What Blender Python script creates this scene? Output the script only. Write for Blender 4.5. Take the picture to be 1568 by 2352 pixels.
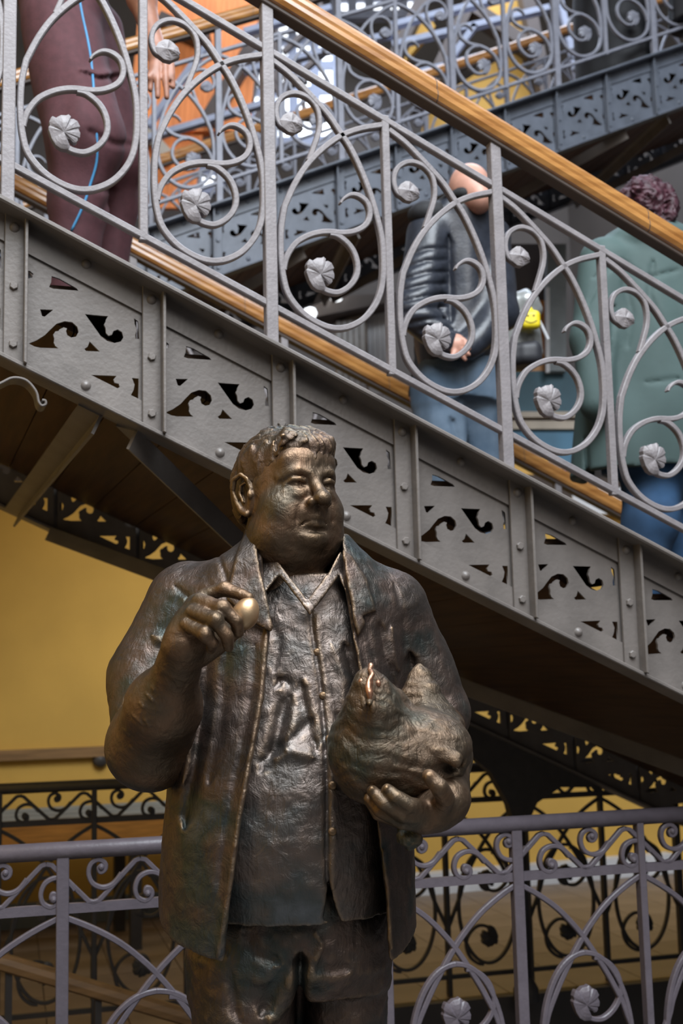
import bpy, bmesh, math, random
import numpy as np
from math import sin, cos, tan, pi, radians, atan2, hypot, sqrt
from mathutils import Matrix, Vector

random.seed(7); RNG = np.random.default_rng(7)
for o in list(bpy.data.objects): bpy.data.objects.remove(o)
SC = bpy.context.scene
COL = SC.collection

# ------------------------------------------------------------------ camera
E = 1.40                       # eye height above the floor
F, PITCH, ROLL = 2800.0, 0.1342, 0.0239
cam = bpy.data.cameras.new('camera'); camo = bpy.data.objects.new('camera', cam); COL.objects.link(camo)
cam.sensor_fit = 'HORIZONTAL'; cam.sensor_width = 24.0; cam.lens = F/1568*24.0
cam.clip_start = .05; cam.clip_end = 200
_X = Vector((1, 0, 0)); _Y = Vector((0, -sin(PITCH), cos(PITCH))); _F = Vector((0, cos(PITCH), sin(PITCH)))
_R = _X*cos(ROLL) - _Y*sin(ROLL); _U = _X*sin(ROLL) + _Y*cos(ROLL)
M4 = Matrix.Identity(4)
for i in range(3):
    M4[i][0] = _R[i]; M4[i][1] = _U[i]; M4[i][2] = -_F[i]
M4.translation = Vector((0, 0, E))
camo.matrix_world = M4
cam.dof.use_dof = True; cam.dof.focus_distance = 2.25; cam.dof.aperture_fstop = 5.0
SC.camera = camo

# ------------------------------------------------------------------ world and light
w = bpy.data.worlds.new('hall_light'); SC.world = w; w.use_nodes = True
bg = w.node_tree.nodes['Background']; bg.inputs[0].default_value = (.84, .90, 1.0, 1); bg.inputs[1].default_value = .09
def area(name, loc, target, sx, sy, power, col):
    l = bpy.data.lights.new(name, 'AREA'); l.shape = 'RECTANGLE'; l.size = sx; l.size_y = sy; l.energy = power; l.color = col
    o = bpy.data.objects.new(name, l); COL.objects.link(o); o.location = loc
    d = Vector(target) - Vector(loc); o.rotation_euler = d.to_track_quat('-Z', 'Y').to_euler()
    return o
area('skylight', (0.8, -0.2, 7.2), (0.2, 2.6, 0.6), 5.0, 4.0, 1150, (.86, .93, 1.0))
area('front_fill', (2.6, -3.2, 5.6), (0, 3.0, 2.0), 4.0, 3.0, 215, (1.0, .97, .94))  # unseen fill light, added to brighten statue and stairs from the front
area('rear_skylight', (1.5, 9.5, 9.0), (0.5, 8.0, 0), 6.0, 4.0, 640, (.72, .82, 1.0))
area('wall_fill', (-1.0, 6.3, 2.62), (-1.0, 7.4, .9), 1.6, .5, 7, (1.0, .86, .62))  # added fill that brightens the ochre wall under the stairs
SC.view_settings.view_transform = 'Standard'; SC.view_settings.look = 'None'
SC.view_settings.gamma = 1.0; SC.view_settings.use_curve_mapping = False
SC.view_settings.exposure = -0.1

# ------------------------------------------------------------------ pixel rays
def ray(px, py):
    u = px-784.0; v = py-1176.0
    u, v = u*cos(ROLL)-v*sin(ROLL), u*sin(ROLL)+v*cos(ROLL)
    d = np.array([u, F*cos(PITCH)+v*sin(PITCH), F*sin(PITCH)-v*cos(PITCH)])
    return d/d[1]
def at(px, py, Y):
    d = ray(px, py)*Y
    return np.array([d[0], d[1], d[2]+E])
def project(P):
    P = np.asarray(P, dtype=np.float32)
    x = P[..., 0]; y = P[..., 1]; z = P[..., 2]-E
    zc = y*cos(PITCH)+z*sin(PITCH); yc = -y*sin(PITCH)+z*cos(PITCH)
    u = F*x/zc; v = -F*yc/zc
    return 784+u*cos(ROLL)+v*sin(ROLL), 1176-u*sin(ROLL)+v*cos(ROLL)

# ------------------------------------------------------------------ object helpers
def tag(o, label=None, cat=None, group=None, kind=None):
    if label: o['label'] = label
    if cat: o['category'] = cat
    if group: o['group'] = group
    if kind: o['kind'] = kind
    return o
def link(o, parent=None):
    COL.objects.link(o)
    if parent is not None: o.parent = parent
    return o
def empty(name, loc=(0, 0, 0), rz=0, parent=None, scale=None):
    o = bpy.data.objects.new(name, None); o.empty_display_size = .1
    link(o, parent); o.location = loc; o.rotation_euler = (0, 0, rz)
    if scale: o.scale = scale
    return o
def place(name, me, parent=None, loc=(0, 0, 0), rot=(0, 0, 0), scale=None, mat=None):
    o = bpy.data.objects.new(name, me)
    if mat is not None and len(me.materials) == 0: me.materials.append(mat)
    link(o, parent); o.location = loc; o.rotation_euler = rot
    if scale: o.scale = scale
    return o

class MB:
    def __init__(s): s.v = []; s.f = []
    def add(s, v, f):
        b = len(s.v); s.v += [tuple(map(float, p)) for p in v]; s.f += [tuple(b+i for i in q) for q in f]; return s
    def box(s, x0, x1, y0, y1, z0, z1):
        return s.add([(x0, y0, z0), (x1, y0, z0), (x1, y1, z0), (x0, y1, z0), (x0, y0, z1), (x1, y0, z1), (x1, y1, z1), (x0, y1, z1)],
                     [(0, 3, 2, 1), (4, 5, 6, 7), (0, 1, 5, 4), (1, 2, 6, 5), (2, 3, 7, 6), (3, 0, 4, 7)])
    def prism(s, poly, y0, y1):
        """polygon in (x,z) pushed from y0 to y1"""
        n = len(poly)
        v = [(p[0], y0, p[1]) for p in poly]+[(p[0], y1, p[1]) for p in poly]
        f = [tuple(range(n)), tuple(range(2*n-1, n-1, -1))]+[(i, i+n, (i+1) % n+n, (i+1) % n) for i in range(n)]
        return s.add(v, f)
    def ribbon(s, path, t, y0, y1, ch=.0025, taper=None):
        """flat iron bar following a path in the (x,z) plane, chamfered section"""
        P = np.asarray(path, float); n = len(P)
        T = np.gradient(P, axis=0); T /= np.linalg.norm(T, axis=1)[:, None]+1e-12
        N = np.stack([-T[:, 1], T[:, 0]], 1)
        h = t/2
        rings = []
        for i in range(n):
            hh = h*(taper[i] if taper is not None else 1); c = min(ch, hh*.6)
            for a, y in ((-hh+c, y0), (hh-c, y0), (hh, y0+c), (hh, y1-c), (hh-c, y1), (-hh+c, y1), (-hh, y1-c), (-hh, y0+c)):
                rings.append((P[i, 0]+N[i, 0]*a, y, P[i, 1]+N[i, 1]*a))
        f = []
        for i in range(n-1):
            for k in range(8):
                f.append((i*8+k, i*8+(k+1) % 8, (i+1)*8+(k+1) % 8, (i+1)*8+k))
        f.append(tuple(range(7, -1, -1))); f.append(tuple((n-1)*8+k for k in range(8)))
        return s.add(rings, f)
    def tube(s, pts, rad, seg=10, cap=True):
        P = [Vector(p) for p in pts]; n = len(P); rings = []
        up = Vector((0, 0, 1))
        for i in range(n):
            d = (P[min(i+1, n-1)]-P[max(i-1, 0)]).normalized()
            a = d.cross(up)
            if a.length < 1e-4: a = d.cross(Vector((0, 1, 0)))
            a.normalize(); b = a.cross(d).normalized()
            r = rad[i] if hasattr(rad, '__len__') else rad
            for k in range(seg):
                t = 2*pi*k/seg; rings.append(P[i]+a*cos(t)*r+b*sin(t)*r)
        f = [(i*seg+k, i*seg+(k+1) % seg, (i+1)*seg+(k+1) % seg, (i+1)*seg+k) for i in range(n-1) for k in range(seg)]
        if cap: f += [tuple(range(seg-1, -1, -1)), tuple((n-1)*seg+k for k in range(seg))]
        return s.add(rings, f)
    def bar(s, a, b, wx, wz, up=(0, 0, 1)):
        """straight bar with a rectangular section"""
        a = Vector(a); b = Vector(b); d = (b-a).normalized(); sx = d.cross(Vector(up))
        if sx.length < 1e-4: sx = d.cross(Vector((0, 1, 0)))
        sx.normalize(); uz = sx.cross(d).normalized()
        q = [(-1, -1), (1, -1), (1, 1), (-1, 1)]
        v = [p+sx*(wx/2*i)+uz*(wz/2*j) for p in (a, b) for i, j in q]
        return s.add(v, [(3, 2, 1, 0), (4, 5, 6, 7), (0, 1, 5, 4), (1, 2, 6, 5), (2, 3, 7, 6), (3, 0, 4, 7)])
    def lathe(s, prof, seg=16, c=(0, 0, 0), axis='z'):
        v = []; m = len(prof)
        for k in range(seg):
            t = 2*pi*k/seg
            for r, h in prof:
                p = (r*cos(t), r*sin(t), h) if axis == 'z' else (r*cos(t), h, r*sin(t))
                v.append((p[0]+c[0], p[1]+c[1], p[2]+c[2]))
        f = [(k*m+i, ((k+1) % seg)*m+i, ((k+1) % seg)*m+i+1, k*m+i+1) for k in range(seg) for i in range(m-1)]
        return s.add(v, f)
    def mesh(s, name, mat=None, smooth=False, fixn=True):
        me = bpy.data.meshes.new(name); me.from_pydata(s.v, [], s.f)
        if fixn:
            bm = bmesh.new(); bm.from_mesh(me); bmesh.ops.recalc_face_normals(bm, faces=bm.faces); bm.to_mesh(me); bm.free()
        if smooth: me.shade_smooth()
        if mat is not None: me.materials.append(mat)
        me.update(); return me
    def obj(s, name, mat, parent=None, smooth=False, **k):
        return place(name, s.mesh(name, mat, smooth), parent, **k)

def bevel(o, wd, seg=2):
    m = o.modifiers.new('bevel', 'BEVEL'); m.width = wd; m.segments = seg; m.limit_method = 'ANGLE'; m.angle_limit = radians(40)
    return o
def smooth_path(pts, per=6):
    P = np.asarray(pts, float); n = len(P); out = []
    for i in range(n-1):
        p0 = P[max(i-1, 0)]; p1 = P[i]; p2 = P[i+1]; p3 = P[min(i+2, n-1)]
        for k in range(per):
            t = k/per
            out.append(.5*((2*p1)+(-p0+p2)*t+(2*p0-5*p1+4*p2-p3)*t*t+(-p0+3*p1-3*p2+p3)*t**3))
    out.append(P[-1]); return np.array(out)
def poly_plate(name, outer, holes, y0, y1, mat, off=.0):
    """flat plate in the (x,z) plane with cut-outs"""
    cu = bpy.data.curves.new(name, 'CURVE'); cu.dimensions = '2D'; cu.fill_mode = 'BOTH'; cu.extrude = (y1-y0)/2
    for poly in [outer]+holes:
        sp = cu.splines.new('POLY'); sp.points.add(len(poly)-1); sp.use_cyclic_u = True
        for i, p in enumerate(poly): sp.points[i].co = (p[0], p[1], 0, 1)
    o = bpy.data.objects.new(name, cu); COL.objects.link(o)
    dg = bpy.context.evaluated_depsgraph_get()
    me = bpy.data.meshes.new_from_object(o.evaluated_get(dg)); bpy.data.objects.remove(o)
    me.name = name
    for v in me.vertices: v.co = (v.co.x, (y0+y1)/2-v.co.z, v.co.y)
    me.materials.clear(); me.materials.append(mat); me.update(); return me

# ------------------------------------------------------------------ materials
def mat(name, base, rough=.5, metal=0.0, var=.12, scale=6.0, bump=.0, bscale=60.0, col2=None, stretch=(1, 1, 1), spec=.5, coord='Object', detail=5.0, lo=.35, hi=.65, coat=0.0):
    m = bpy.data.materials.new(name); m.use_nodes = True; nt = m.node_tree; b = nt.nodes['Principled BSDF']
    N = nt.nodes.new; L = nt.links.new
    b.inputs['Roughness'].default_value = rough; b.inputs['Metallic'].default_value = metal; b.inputs['Specular IOR Level'].default_value = spec
    if coat: b.inputs['Coat Weight'].default_value = coat; b.inputs['Coat Roughness'].default_value = .12
    tc = N('ShaderNodeTexCoord'); mp = N('ShaderNodeMapping'); mp.inputs['Scale'].default_value = stretch
    L(tc.outputs[coord], mp.inputs[0])
    nz = N('ShaderNodeTexNoise'); nz.inputs['Scale'].default_value = scale; nz.inputs['Detail'].default_value = detail
    L(mp.outputs[0], nz.inputs['Vector'])
    cr = N('ShaderNodeValToRGB'); cr.color_ramp.elements[0].position = lo; cr.color_ramp.elements[1].position = hi
    c2 = col2 if col2 else tuple(min(1, c*(1+var)) for c in base)
    c1 = base if col2 else tuple(c*(1-var) for c in base)
    cr.color_ramp.elements[0].color = (*c1, 1); cr.color_ramp.elements[1].color = (*c2, 1)
    L(nz.outputs[0], cr.inputs[0]); L(cr.outputs[0], b.inputs['Base Color'])
    if bump:
        n2 = N('ShaderNodeTexNoise'); n2.inputs['Scale'].default_value = bscale; n2.inputs['Detail'].default_value = 4
        L(mp.outputs[0], n2.inputs['Vector'])
        bp = N('ShaderNodeBump'); bp.inputs['Strength'].default_value = bump; bp.inputs['Distance'].default_value = .004
        L(n2.outputs[0], bp.inputs['Height']); L(bp.outputs[0], b.inputs['Normal'])
    return m
def emis(name, col, st):
    m = bpy.data.materials.new(name); m.use_nodes = True; b = m.node_tree.nodes['Principled BSDF']
    b.inputs['Base Color'].default_value = (*col, 1); b.inputs['Emission Color'].default_value = (*col, 1); b.inputs['Emission Strength'].default_value = st
    return m
MT = {}
MT['rail'] = mat('painted_railing_iron', (.208, .188, .192), .48, 0, .10, 25, .25, 120)
MT['stringer'] = mat('painted_stringer_iron', (.140, .123, .112), .42, 0, .16, 9, .2, 90)
MT['fence'] = mat('mauve_painted_iron', (.105, .089, .104), .40, 0, .08, 30, .2, 110)
MT['darkrail'] = mat('dark_painted_iron', (.045, .040, .038), .5, 0, .12, 20)
MT['wood'] = mat('varnished_handrail_wood', (.255, .105, .026), .26, 0, col2=(.40, .19, .055), scale=3.0, stretch=(1.2, 14, 14), coat=.4)
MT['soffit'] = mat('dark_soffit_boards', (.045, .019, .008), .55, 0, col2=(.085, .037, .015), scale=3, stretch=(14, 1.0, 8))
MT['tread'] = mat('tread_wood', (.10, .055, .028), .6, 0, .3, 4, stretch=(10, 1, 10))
MT['yellow'] = mat('ochre_plaster', (.60, .36, .075), .8, 0, .07, 1.8, .05, 40, coord='Object')
MT['tile'] = mat('floor_tile', (.20, .14, .09), .42, 0, .16, 3.0)
MT['grout'] = mat('floor_grout', (.10, .08, .065), .8)
MT['darkwall'] = mat('well_wall', (.045, .033, .026), .8, 0, .2, 3)
MT['fascia'] = mat('dark_fascia', (.05, .043, .04), .6)
MT['white'] = mat('white_kerb', (.62, .62, .64), .6)
MT['oldwood'] = mat('brown_wall_rail', (.24, .135, .055), .45, 0, .25, 3, stretch=(1, 12, 12))
MT['orange'] = mat('orange_boards', (.85, .27, .075), .6, 0, .12, 2.0, stretch=(6, 6, 1))
MT['bluegrey'] = mat('blue_grey_paint', (.20, .225, .235), .6, 0, .15, 6)
MT['benchwood'] = mat('orange_bench_wood', (.55, .245, .05), .45, 0, .2, 3, stretch=(2, 20, 20))
MT['truss'] = mat('pale_blue_truss', (.33, .36, .46), .5)
MT['teal'] = mat('teal_panel', (.045, .115, .155), .6)
MT['cream'] = mat('cream_moulding', (.42, .36, .29), .6)
MT['ochre'] = mat('ochre_gable', (.56, .31, .05), .7, 0, .1, 1.2)
MT['beige'] = mat('carved_beige', (.40, .33, .27), .7, 0, .35, 12)
MT['brown'] = mat('dark_brown_beam', (.07, .05, .04), .6)
MT['farwall'] = mat('dim_end_wall', (.10, .085, .075), .8, 0, .25, .6)
MT['stringer2'] = mat('stringer_iron_blue_light_tint', (.094, .106, .132), .45, 0, .18, 9, .2, 90)  # front flight's paint again, with bluish daylight mixed into its colour
MT['rail2'] = mat('railing_iron_blue_light_tint', (.185, .190, .228), .48, 0, .10, 25)  # same railing paint as in front, blue light put into the tone
MT['tile2'] = mat('dark_floor_tile', (.085, .08, .075), .45, 0, .16, 3.0)
# ================================================================== the staircase: geometry shared by both flights
TH = .3448; OX, OY = -.1667, 2.9975
SL = .2984/.65                        # drop per metre of run
HB = .325                             # one bay between posts
H_TOP, H_SB, H_POST, H_TB, H_BB = .8407, .4503, 1.7493, 1.6266, .9367
def sp(px, py, W=0.0):
    """pixel -> (run, height) in the plane of the flight that stands W behind the front one"""
    d = ray(px, py); n = np.array([-sin(TH), cos(TH), 0]); o = np.array([OX, OY, 0.])
    t = (o@n+W)/(d@n); P = d*t
    return np.array([(P-o)@np.array([cos(TH), sin(TH), 0]), P[2]])
def Z1(pts):   # tracing crop over the bay right of the thick post (upper half)
    return [sp(590+.21046*a, 90+.21046*b) for a, b in pts]
def Z2(pts):   # lower half
    return [sp(590+.21046*a, 440+.21046*b) for a, b in pts]
def Z4(pts):   # crop over a stringer panel
    return [sp(20+.2423*a, 560+.2423*b) for a, b in pts]
oval = Z1([(150, 235), (330, 372), (480, 520), (640, 690), (780, 850), (900, 1030), (1000, 1180), (1110, 1400), (1210, 1650)]) + \
    Z2([(1285, 230), (1350, 500), (1370, 750), (1365, 950), (1335, 1120), (1265, 1270), (1150, 1400), (1000, 1480), (850, 1500), (700, 1462), (540, 1370), (420, 1255), (330, 1120), (285, 960), (262, 800), (252, 600), (258, 400), (290, 200)]) + \
    Z1([(310, 1800), (400, 1600), (510, 1420), (640, 1270), (780, 1150), (930, 1055), (1120, 988), (1375, 945)])
curl = Z1([(560, 1330), (615, 1180), (665, 1030), (677, 900), (650, 765), (575, 665), (470, 607), (370, 597), (270, 640), (215, 725), (205, 830), (240, 930), (300, 975)])
sscroll = Z2([(905, 135), (935, 90), (1000, 48), (1065, 42), (1140, 75), (1200, 140), (1225, 240), (1205, 330), (1150, 395), (1050, 442), (930, 458), (780, 447), (670, 455), (550, 490), (430, 560), (350, 660), (305, 760), (285, 860)])
ring = Z2([(790, 465), (880, 490), (990, 580), (1060, 690), (1092, 830), (1068, 950), (990, 1050), (880, 1108), (770, 1095), (690, 1050)])
leaf = Z2([(600, 1050), (560, 985), (530, 900), (525, 870), (538, 850), (530, 810), (545, 770), (560, 752), (595, 768), (605, 760), (640, 738), (690, 738), (712, 727), (735, 748), (732, 775), (760, 772), (800, 795), (826, 850), (812, 875), (830, 920), (826, 965), (805, 970), (808, 995), (790, 1018), (765, 1018), (735, 990), (700, 978), (695, 1010), (735, 1055), (720, 1095), (650, 1085)])
leaf2 = Z1([(240, 900), (270, 850), (330, 815), (375, 818), (420, 850), (470, 900), (492, 965), (478, 985), (490, 1000), (430, 1025), (400, 1045), (330, 1028), (262, 975)])
def leaf_mesh(name, poly, mt, y0=-.011, y1=.009, dome=.0065):
    P = np.array(poly); c = P.mean(0)*.8+P[0]*.2; n = len(P); v = []; f = []
    R = np.linalg.norm(P-c, axis=1); lob = np.clip((R-R.mean())/R.std(), -1, 1)
    S_ = (1, .93, .75, .5, .25)
    for s in S_:
        for i in range(n):
            q = c+(P[i]-c)*s; v.append((q[0], y0-dome*(1-s**3)-.0035*lob[i]*s*(1-s)*4, q[1]))
    v.append((c[0], y0-dome, c[1])); m = len(S_)
    for i in range(n): v.append((P[i, 0], y1, P[i, 1]))
    for r in range(m-1):
        for i in range(n):
            j = (i+1) % n; f.append((r*n+i, r*n+j, (r+1)*n+j, (r+1)*n+i))
    for i in range(n):
        j = (i+1) % n; f.append(((m-1)*n+i, (m-1)*n+j, m*n)); f.append((i, m*n+1+i, m*n+1+j, j))
    f.append(tuple(m*n+1+i for i in range(n)))
    mb = MB(); mb.add(v, f); return mb.mesh(name, mt, False)
TB = .0155
def rail_meshes(mt):
    R = {}
    R['oval'] = MB().ribbon(smooth_path(oval, 5), TB, -.011, .011).mesh('lancet_oval', mt)
    tp = np.ones(len(smooth_path(curl, 5)))
    R['curl'] = MB().ribbon(smooth_path(curl, 5), TB*.85, -.010, .010, taper=tp).mesh('small_scroll', mt)
    s = smooth_path(sscroll, 5); tp = np.clip(np.linspace(.35, 3.2, len(s)), 0, 1)
    R['s'] = MB().ribbon(s, TB*.95, -.0105, .0105, taper=tp).mesh('scroll', mt)
    R['ring'] = MB().ribbon(smooth_path(ring, 5), TB*.95, -.0100, .0100).mesh('ring_scroll', mt)
    R['leaf'] = leaf_mesh('leaf', leaf, mt)
    R['leaf2'] = leaf_mesh('leaf_small', leaf2, mt)
    return R
def stair_railing(root, W, n0, n1, R, mt, wood, thick_even=True):
    """posts at half bays n0..n1 (integers); even posts are thick"""
    for i in range(n0, n1+1):
        u = i*HB; z0 = H_TOP-u*SL
        thick = (i % 2 == 0)
        key = 'post_t' if thick else 'post_s'
        if key not in R:
            m = MB()
            if thick: m.box(-.0155, .0155, -.0155, .0155, -.027, H_POST-H_TOP+.004)
            else: m.box(-.0105, .0105, -.0115, .0115, H_BB-H_TOP-.012, H_TB-H_TOP+.012)
            R[key] = m.mesh('post', mt)
        bevel(place('post', R[key], root, (u, W, z0)), .002, 1)
        if i < n1:
            off = (u, W, -u*SL)
            for k, nm in (('oval', 'lancet_oval'), ('curl', 'small_scroll'), ('s', 'scroll'), ('ring', 'ring_scroll'), ('leaf', 'leaf'), ('leaf2', 'leaf')):
                place(nm, R[k], root, off)
    ua, ub = n0*HB, n1*HB
    for nm, h, t in (('top_bar', H_TB, .017), ('bottom_bar', H_BB, .017)):
        MB().ribbon([(ua, h-ua*SL), ((ua+ub)/2, h-(ua+ub)/2*SL), (ub, h-ub*SL)], t, W-.012, W+.012).obj(nm, mt, root)
    # under-rail strip and moulded wooden handrail
    ua -= .1; ub += .1
    MB().ribbon([(ua, H_POST+.002-ua*SL), (ub, H_POST+.002-ub*SL)], .012, W-.022, W+.022).obj('under_rail', MT['brown'], root)
    prof = [(-.020, .006), (-.030, .010), (-.036, .022), (-.035, .034), (-.029, .040), (-.031, .048), (-.030, .060), (-.022, .072), (-.008, .078), (.008, .078), (.022, .072), (.030, .060), (.031, .048), (.029, .040), (.035, .034), (.036, .022), (.030, .010), (.020, .006)]
    n = len(prof); us = [ua, ub]; v = [(u, W+a, H_POST+b*1.06-u*SL) for u in us for a, b in prof]
    f = [(i, (i+1) % n, n+(i+1) % n, n+i) for i in range(n)]+[tuple(range(n-1, -1, -1)), tuple(range(n, 2*n))]
    MB().add(v, f).obj('handrail', wood, root, smooth=False)
    # joints in the handrail
    for k in range(n0//2, n1//2):
        u = (k*2+1.45)*HB
        v2 = [(u+d, W+a*1.012, H_POST+(b-.04)*1.015*1.06+.0424-(u+d)*SL) for d in (-.0012, .0012) for a, b in prof]
        MB().add(v2, f).obj('handrail_joint', MT['brown'], root)

# cut-outs of a stringer panel
holes_z = [
 [(160, 960), (260, 920), (340, 870), (400, 810), (450, 762), (530, 737), (600, 747), (648, 790), (660, 840), (635, 885), (590, 892), (552, 870), (541, 832), (550, 806), (520, 796), (480, 815), (470, 830), (440, 835), (420, 865), (430, 900), (425, 940), (440, 972), (470, 995), (300, 990)],
 [(720, 670), (820, 680), (940, 690), (920, 720), (915, 745), (900, 770), (915, 800), (920, 850), (945, 875), (975, 865), (990, 830), (1030, 815), (1070, 840), (1085, 890), (1060, 930), (1000, 945), (930, 925), (870, 880), (820, 810)],
 [(295, 625), (420, 630), (340, 695), (315, 690)],
 [(765, 930), (800, 965), (860, 1025), (730, 1020), (715, 1000), (745, 980)],
 [(95, 700), (160, 695), (180, 750), (160, 810), (95, 825)],
 [(405, 310), (480, 335), (640, 425), (660, 450), (420, 430), (380, 415), (400, 370)],
 [(140, 258), (200, 262), (232, 290), (222, 325), (180, 335), (185, 385), (140, 370)],
 [(740, 1245), (1020, 1255), (990, 1290), (1000, 1320), (1040, 1330), (1050, 1360), (1010, 1385), (960, 1370)],
 [(1185, 710), (1225, 740), (1235, 905), (1200, 905), (1195, 870), (1210, 820), (1190, 760)],
 [(1165, 1275), (1228, 1280), (1228, 1480), (1150, 1445), (1180, 1390), (1190, 1340)]]
U0 = -2*HB*.5          # tracing bay: between posts -1 and 0 is (-.325..0); the crop lies one bay further left
holes = []
for hpoly in holes_z:
    q = np.array(Z4(hpoly)); holes.append(q)
_hu = np.concatenate(holes)[:, 0]
UB = -2*HB             # left post of the traced panel
for q in holes:
    q[:, 1] += -(0)            # heights relative to eye level at that place
    q[:, 1] += UB*SL; q[:, 0] -= UB
panel_outer = [(.028, H_TOP-.04-.028*SL), (HB+.012, H_TOP-.04-(HB+.012)*SL), (HB+.012, H_SB+.02-(HB+.012)*SL), (.028, H_SB+.02-.028*SL)]
def clampin(q):
    q = q.copy(); q[:, 0] = np.clip(q[:, 0], .034, HB+.006)
    lo = H_SB+.03-q[:, 0]*SL; hi = H_TOP-.05-q[:, 0]*SL
    q[:, 1] = np.minimum(np.maximum(q[:, 1], lo), hi); return q
PANEL = poly_plate('web_panel', panel_outer, [clampin(q) for q in holes], -.004, .004, MT['stringer'])
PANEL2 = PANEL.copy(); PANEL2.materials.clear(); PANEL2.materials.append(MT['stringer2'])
ANG = {}
def stringer(root, W, n0, n1, side=-1, mt=None, rivets=True):
    mt = mt or MT['stringer']; s = side
    st = empty('stringer', (0, 0, 0), 0, root)
    ua, ub = n0*HB-.02, n1*HB+.06
    d = lambda a, b: (min(a*s, b*s)+W, max(a*s, b*s)+W)
    y0, y1 = d(.004, .012)
    MB().prism([(ua, H_TOP-.104-ua*SL), (ub, H_TOP-.104-ub*SL), (ub, H_TOP-.03-ub*SL), (ua, H_TOP-.03-ua*SL)], y0, y1).obj('upper_flange', mt, st)
    y0, y1 = d(-.045, .085)
    cap = MB().ribbon([(ua, H_TOP-.031-ua*SL), (ub, H_TOP-.031-ub*SL)], .014, y0, y1, ch=.006).obj('top_cap', mt, st)
    y0, y1 = d(.004, .013)
    MB().prism([(ua, H_SB-ua*SL), (ub, H_SB-ub*SL), (ub, H_SB+.068-ub*SL), (ua, H_SB+.068-ua*SL)], y0, y1).obj('lower_flange', mt, st)
    y0, y1 = d(-.045, .042)
    MB().ribbon([(ua, H_SB+.002-ua*SL), (ub, H_SB+.002-ub*SL)], .011, y0, y1).obj('bottom_cap', mt, st)
    key = ('angle', s, mt.name)
    if key not in ANG:
        m = MB(); a, b = (-.022, -.012) if s < 0 else (.012, .022)
        ht = lambda u: H_TOP-.037-u*SL; hb = lambda u: H_SB+.006-u*SL
        m.prism([(-.006, hb(-.006)), (.044, hb(.044)), (.044, ht(.044)), (-.006, ht(-.006))], a, b)
        a2, b2 = (-.056, -.012) if s < 0 else (.012, .056)
        m.prism([(.0375, hb(.0375)), (.0455, hb(.0455)), (.0455, ht(.0455)), (.0375, ht(.0375))], a2, b2)
        ANG[key] = m.mesh('angle_iron', mt)
        ANG['dome', mt.name] = MB().lathe([(0.0001, -.0085), (.006, -.0075), (.0105, -.004), (.0125, 0)], 12, axis='y').mesh('rivet', mt, True)
        hx = MB().lathe([(0.0001, -.008), (.0085, -.008), (.0105, -.006), (.0105, 0)], 6, axis='y'); ANG['hex', mt.name] = hx.mesh('bolt', mt)
    for i in range(n0, n1+1):
        u = i*HB
        bevel(place('angle_iron', ANG[key], st, (u, W, -u*SL)), .0015, 1)
        if i < n1:
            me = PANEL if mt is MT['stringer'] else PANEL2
            place('web_panel', me, st, (u, W, -u*SL))
        if rivets and s < 0:
            for k, hh in enumerate((.062, .205, .345)):
                place('bolt', ANG['hex' if k else 'dome', mt.name], st, (u+.016, W-.022, H_TOP-hh-(u+.016)*SL), rot=(0, .2*i+k, 0))
            um = u+HB*.57
            place('rivet', ANG['dome', mt.name], st, (um, W-.012, H_TOP-.055-um*SL))
            place('rivet', ANG['dome', mt.name], st, (um, W-.013, H_SB+.036-um*SL))
    return st

# ------------------------------------------------------------------ front flight
stair = empty('staircase', (OX, OY, E), TH)
tag(stair, 'riveted grey iron staircase with scroll-pierced side girders, passing behind the bronze man', 'staircase')
stringer(stair, 0.0, -6, 12)
stringer(stair, 2.0, -6, 12, side=1, rivets=False)
def treads(root, n0, n1, w0, w1):
    tr = MB(); zt = lambda i: H_TOP-.185-i*HB*SL
    tm = MB().box(-.03, HB, w0, w1, -.014, 0).mesh('tread', MT['tread'])
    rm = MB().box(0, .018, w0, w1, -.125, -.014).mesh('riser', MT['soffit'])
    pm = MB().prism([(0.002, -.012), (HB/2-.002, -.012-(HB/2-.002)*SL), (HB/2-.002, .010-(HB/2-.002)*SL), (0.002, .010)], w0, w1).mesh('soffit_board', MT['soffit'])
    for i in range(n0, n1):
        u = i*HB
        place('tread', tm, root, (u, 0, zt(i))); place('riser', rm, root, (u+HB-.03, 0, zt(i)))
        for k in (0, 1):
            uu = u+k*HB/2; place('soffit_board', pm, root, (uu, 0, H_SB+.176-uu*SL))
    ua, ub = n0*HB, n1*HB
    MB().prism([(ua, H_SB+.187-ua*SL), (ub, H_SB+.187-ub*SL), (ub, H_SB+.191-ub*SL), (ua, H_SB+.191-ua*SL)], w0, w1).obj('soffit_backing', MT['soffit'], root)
treads(stair, -6, 12, .03, 1.97)
# braces under the soffit
def brace(root, ua, wa, ub, wb, mt=MT['stringer'], dz=-.004):
    za = H_SB+dz-ua*SL; zb = H_SB+dz-ub*SL
    m = MB(); m.bar((ua, wa, za), (ub, wb, zb), .062, .008, up=(SL, 0, 1)); 
    a = Vector((ua, wa, za)); b = Vector((ub, wb, zb)); dv = (b-a).normalized(); sd = dv.cross(Vector((SL, 0, 1))).normalized()*.029; dn = Vector((-SL, 0, -1)).normalized()*.026
    m.bar(a+sd+dn, b+sd+dn, .008, .052, up=(SL, 0, 1))
    return m.obj('brace', mt, root)
b1 = sp(212, 958); b1f = sp(26, 1246, 2.0); b2 = sp(296, 1000); b2f = sp(900, 1578, 2.0)
brace(stair, b1[0], .03, b1f[0], 1.95); brace(stair, b2[0], .03, b2f[0], 1.95)
brace(stair, sp(60, 1196, 2.0)[0]+.1, 1.95, sp(60, 1196, 2.0)[0]+3.25, .03)
brace(stair, b2[0]+1.95, .03, b2f[0]+1.95, 1.95)
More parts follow.
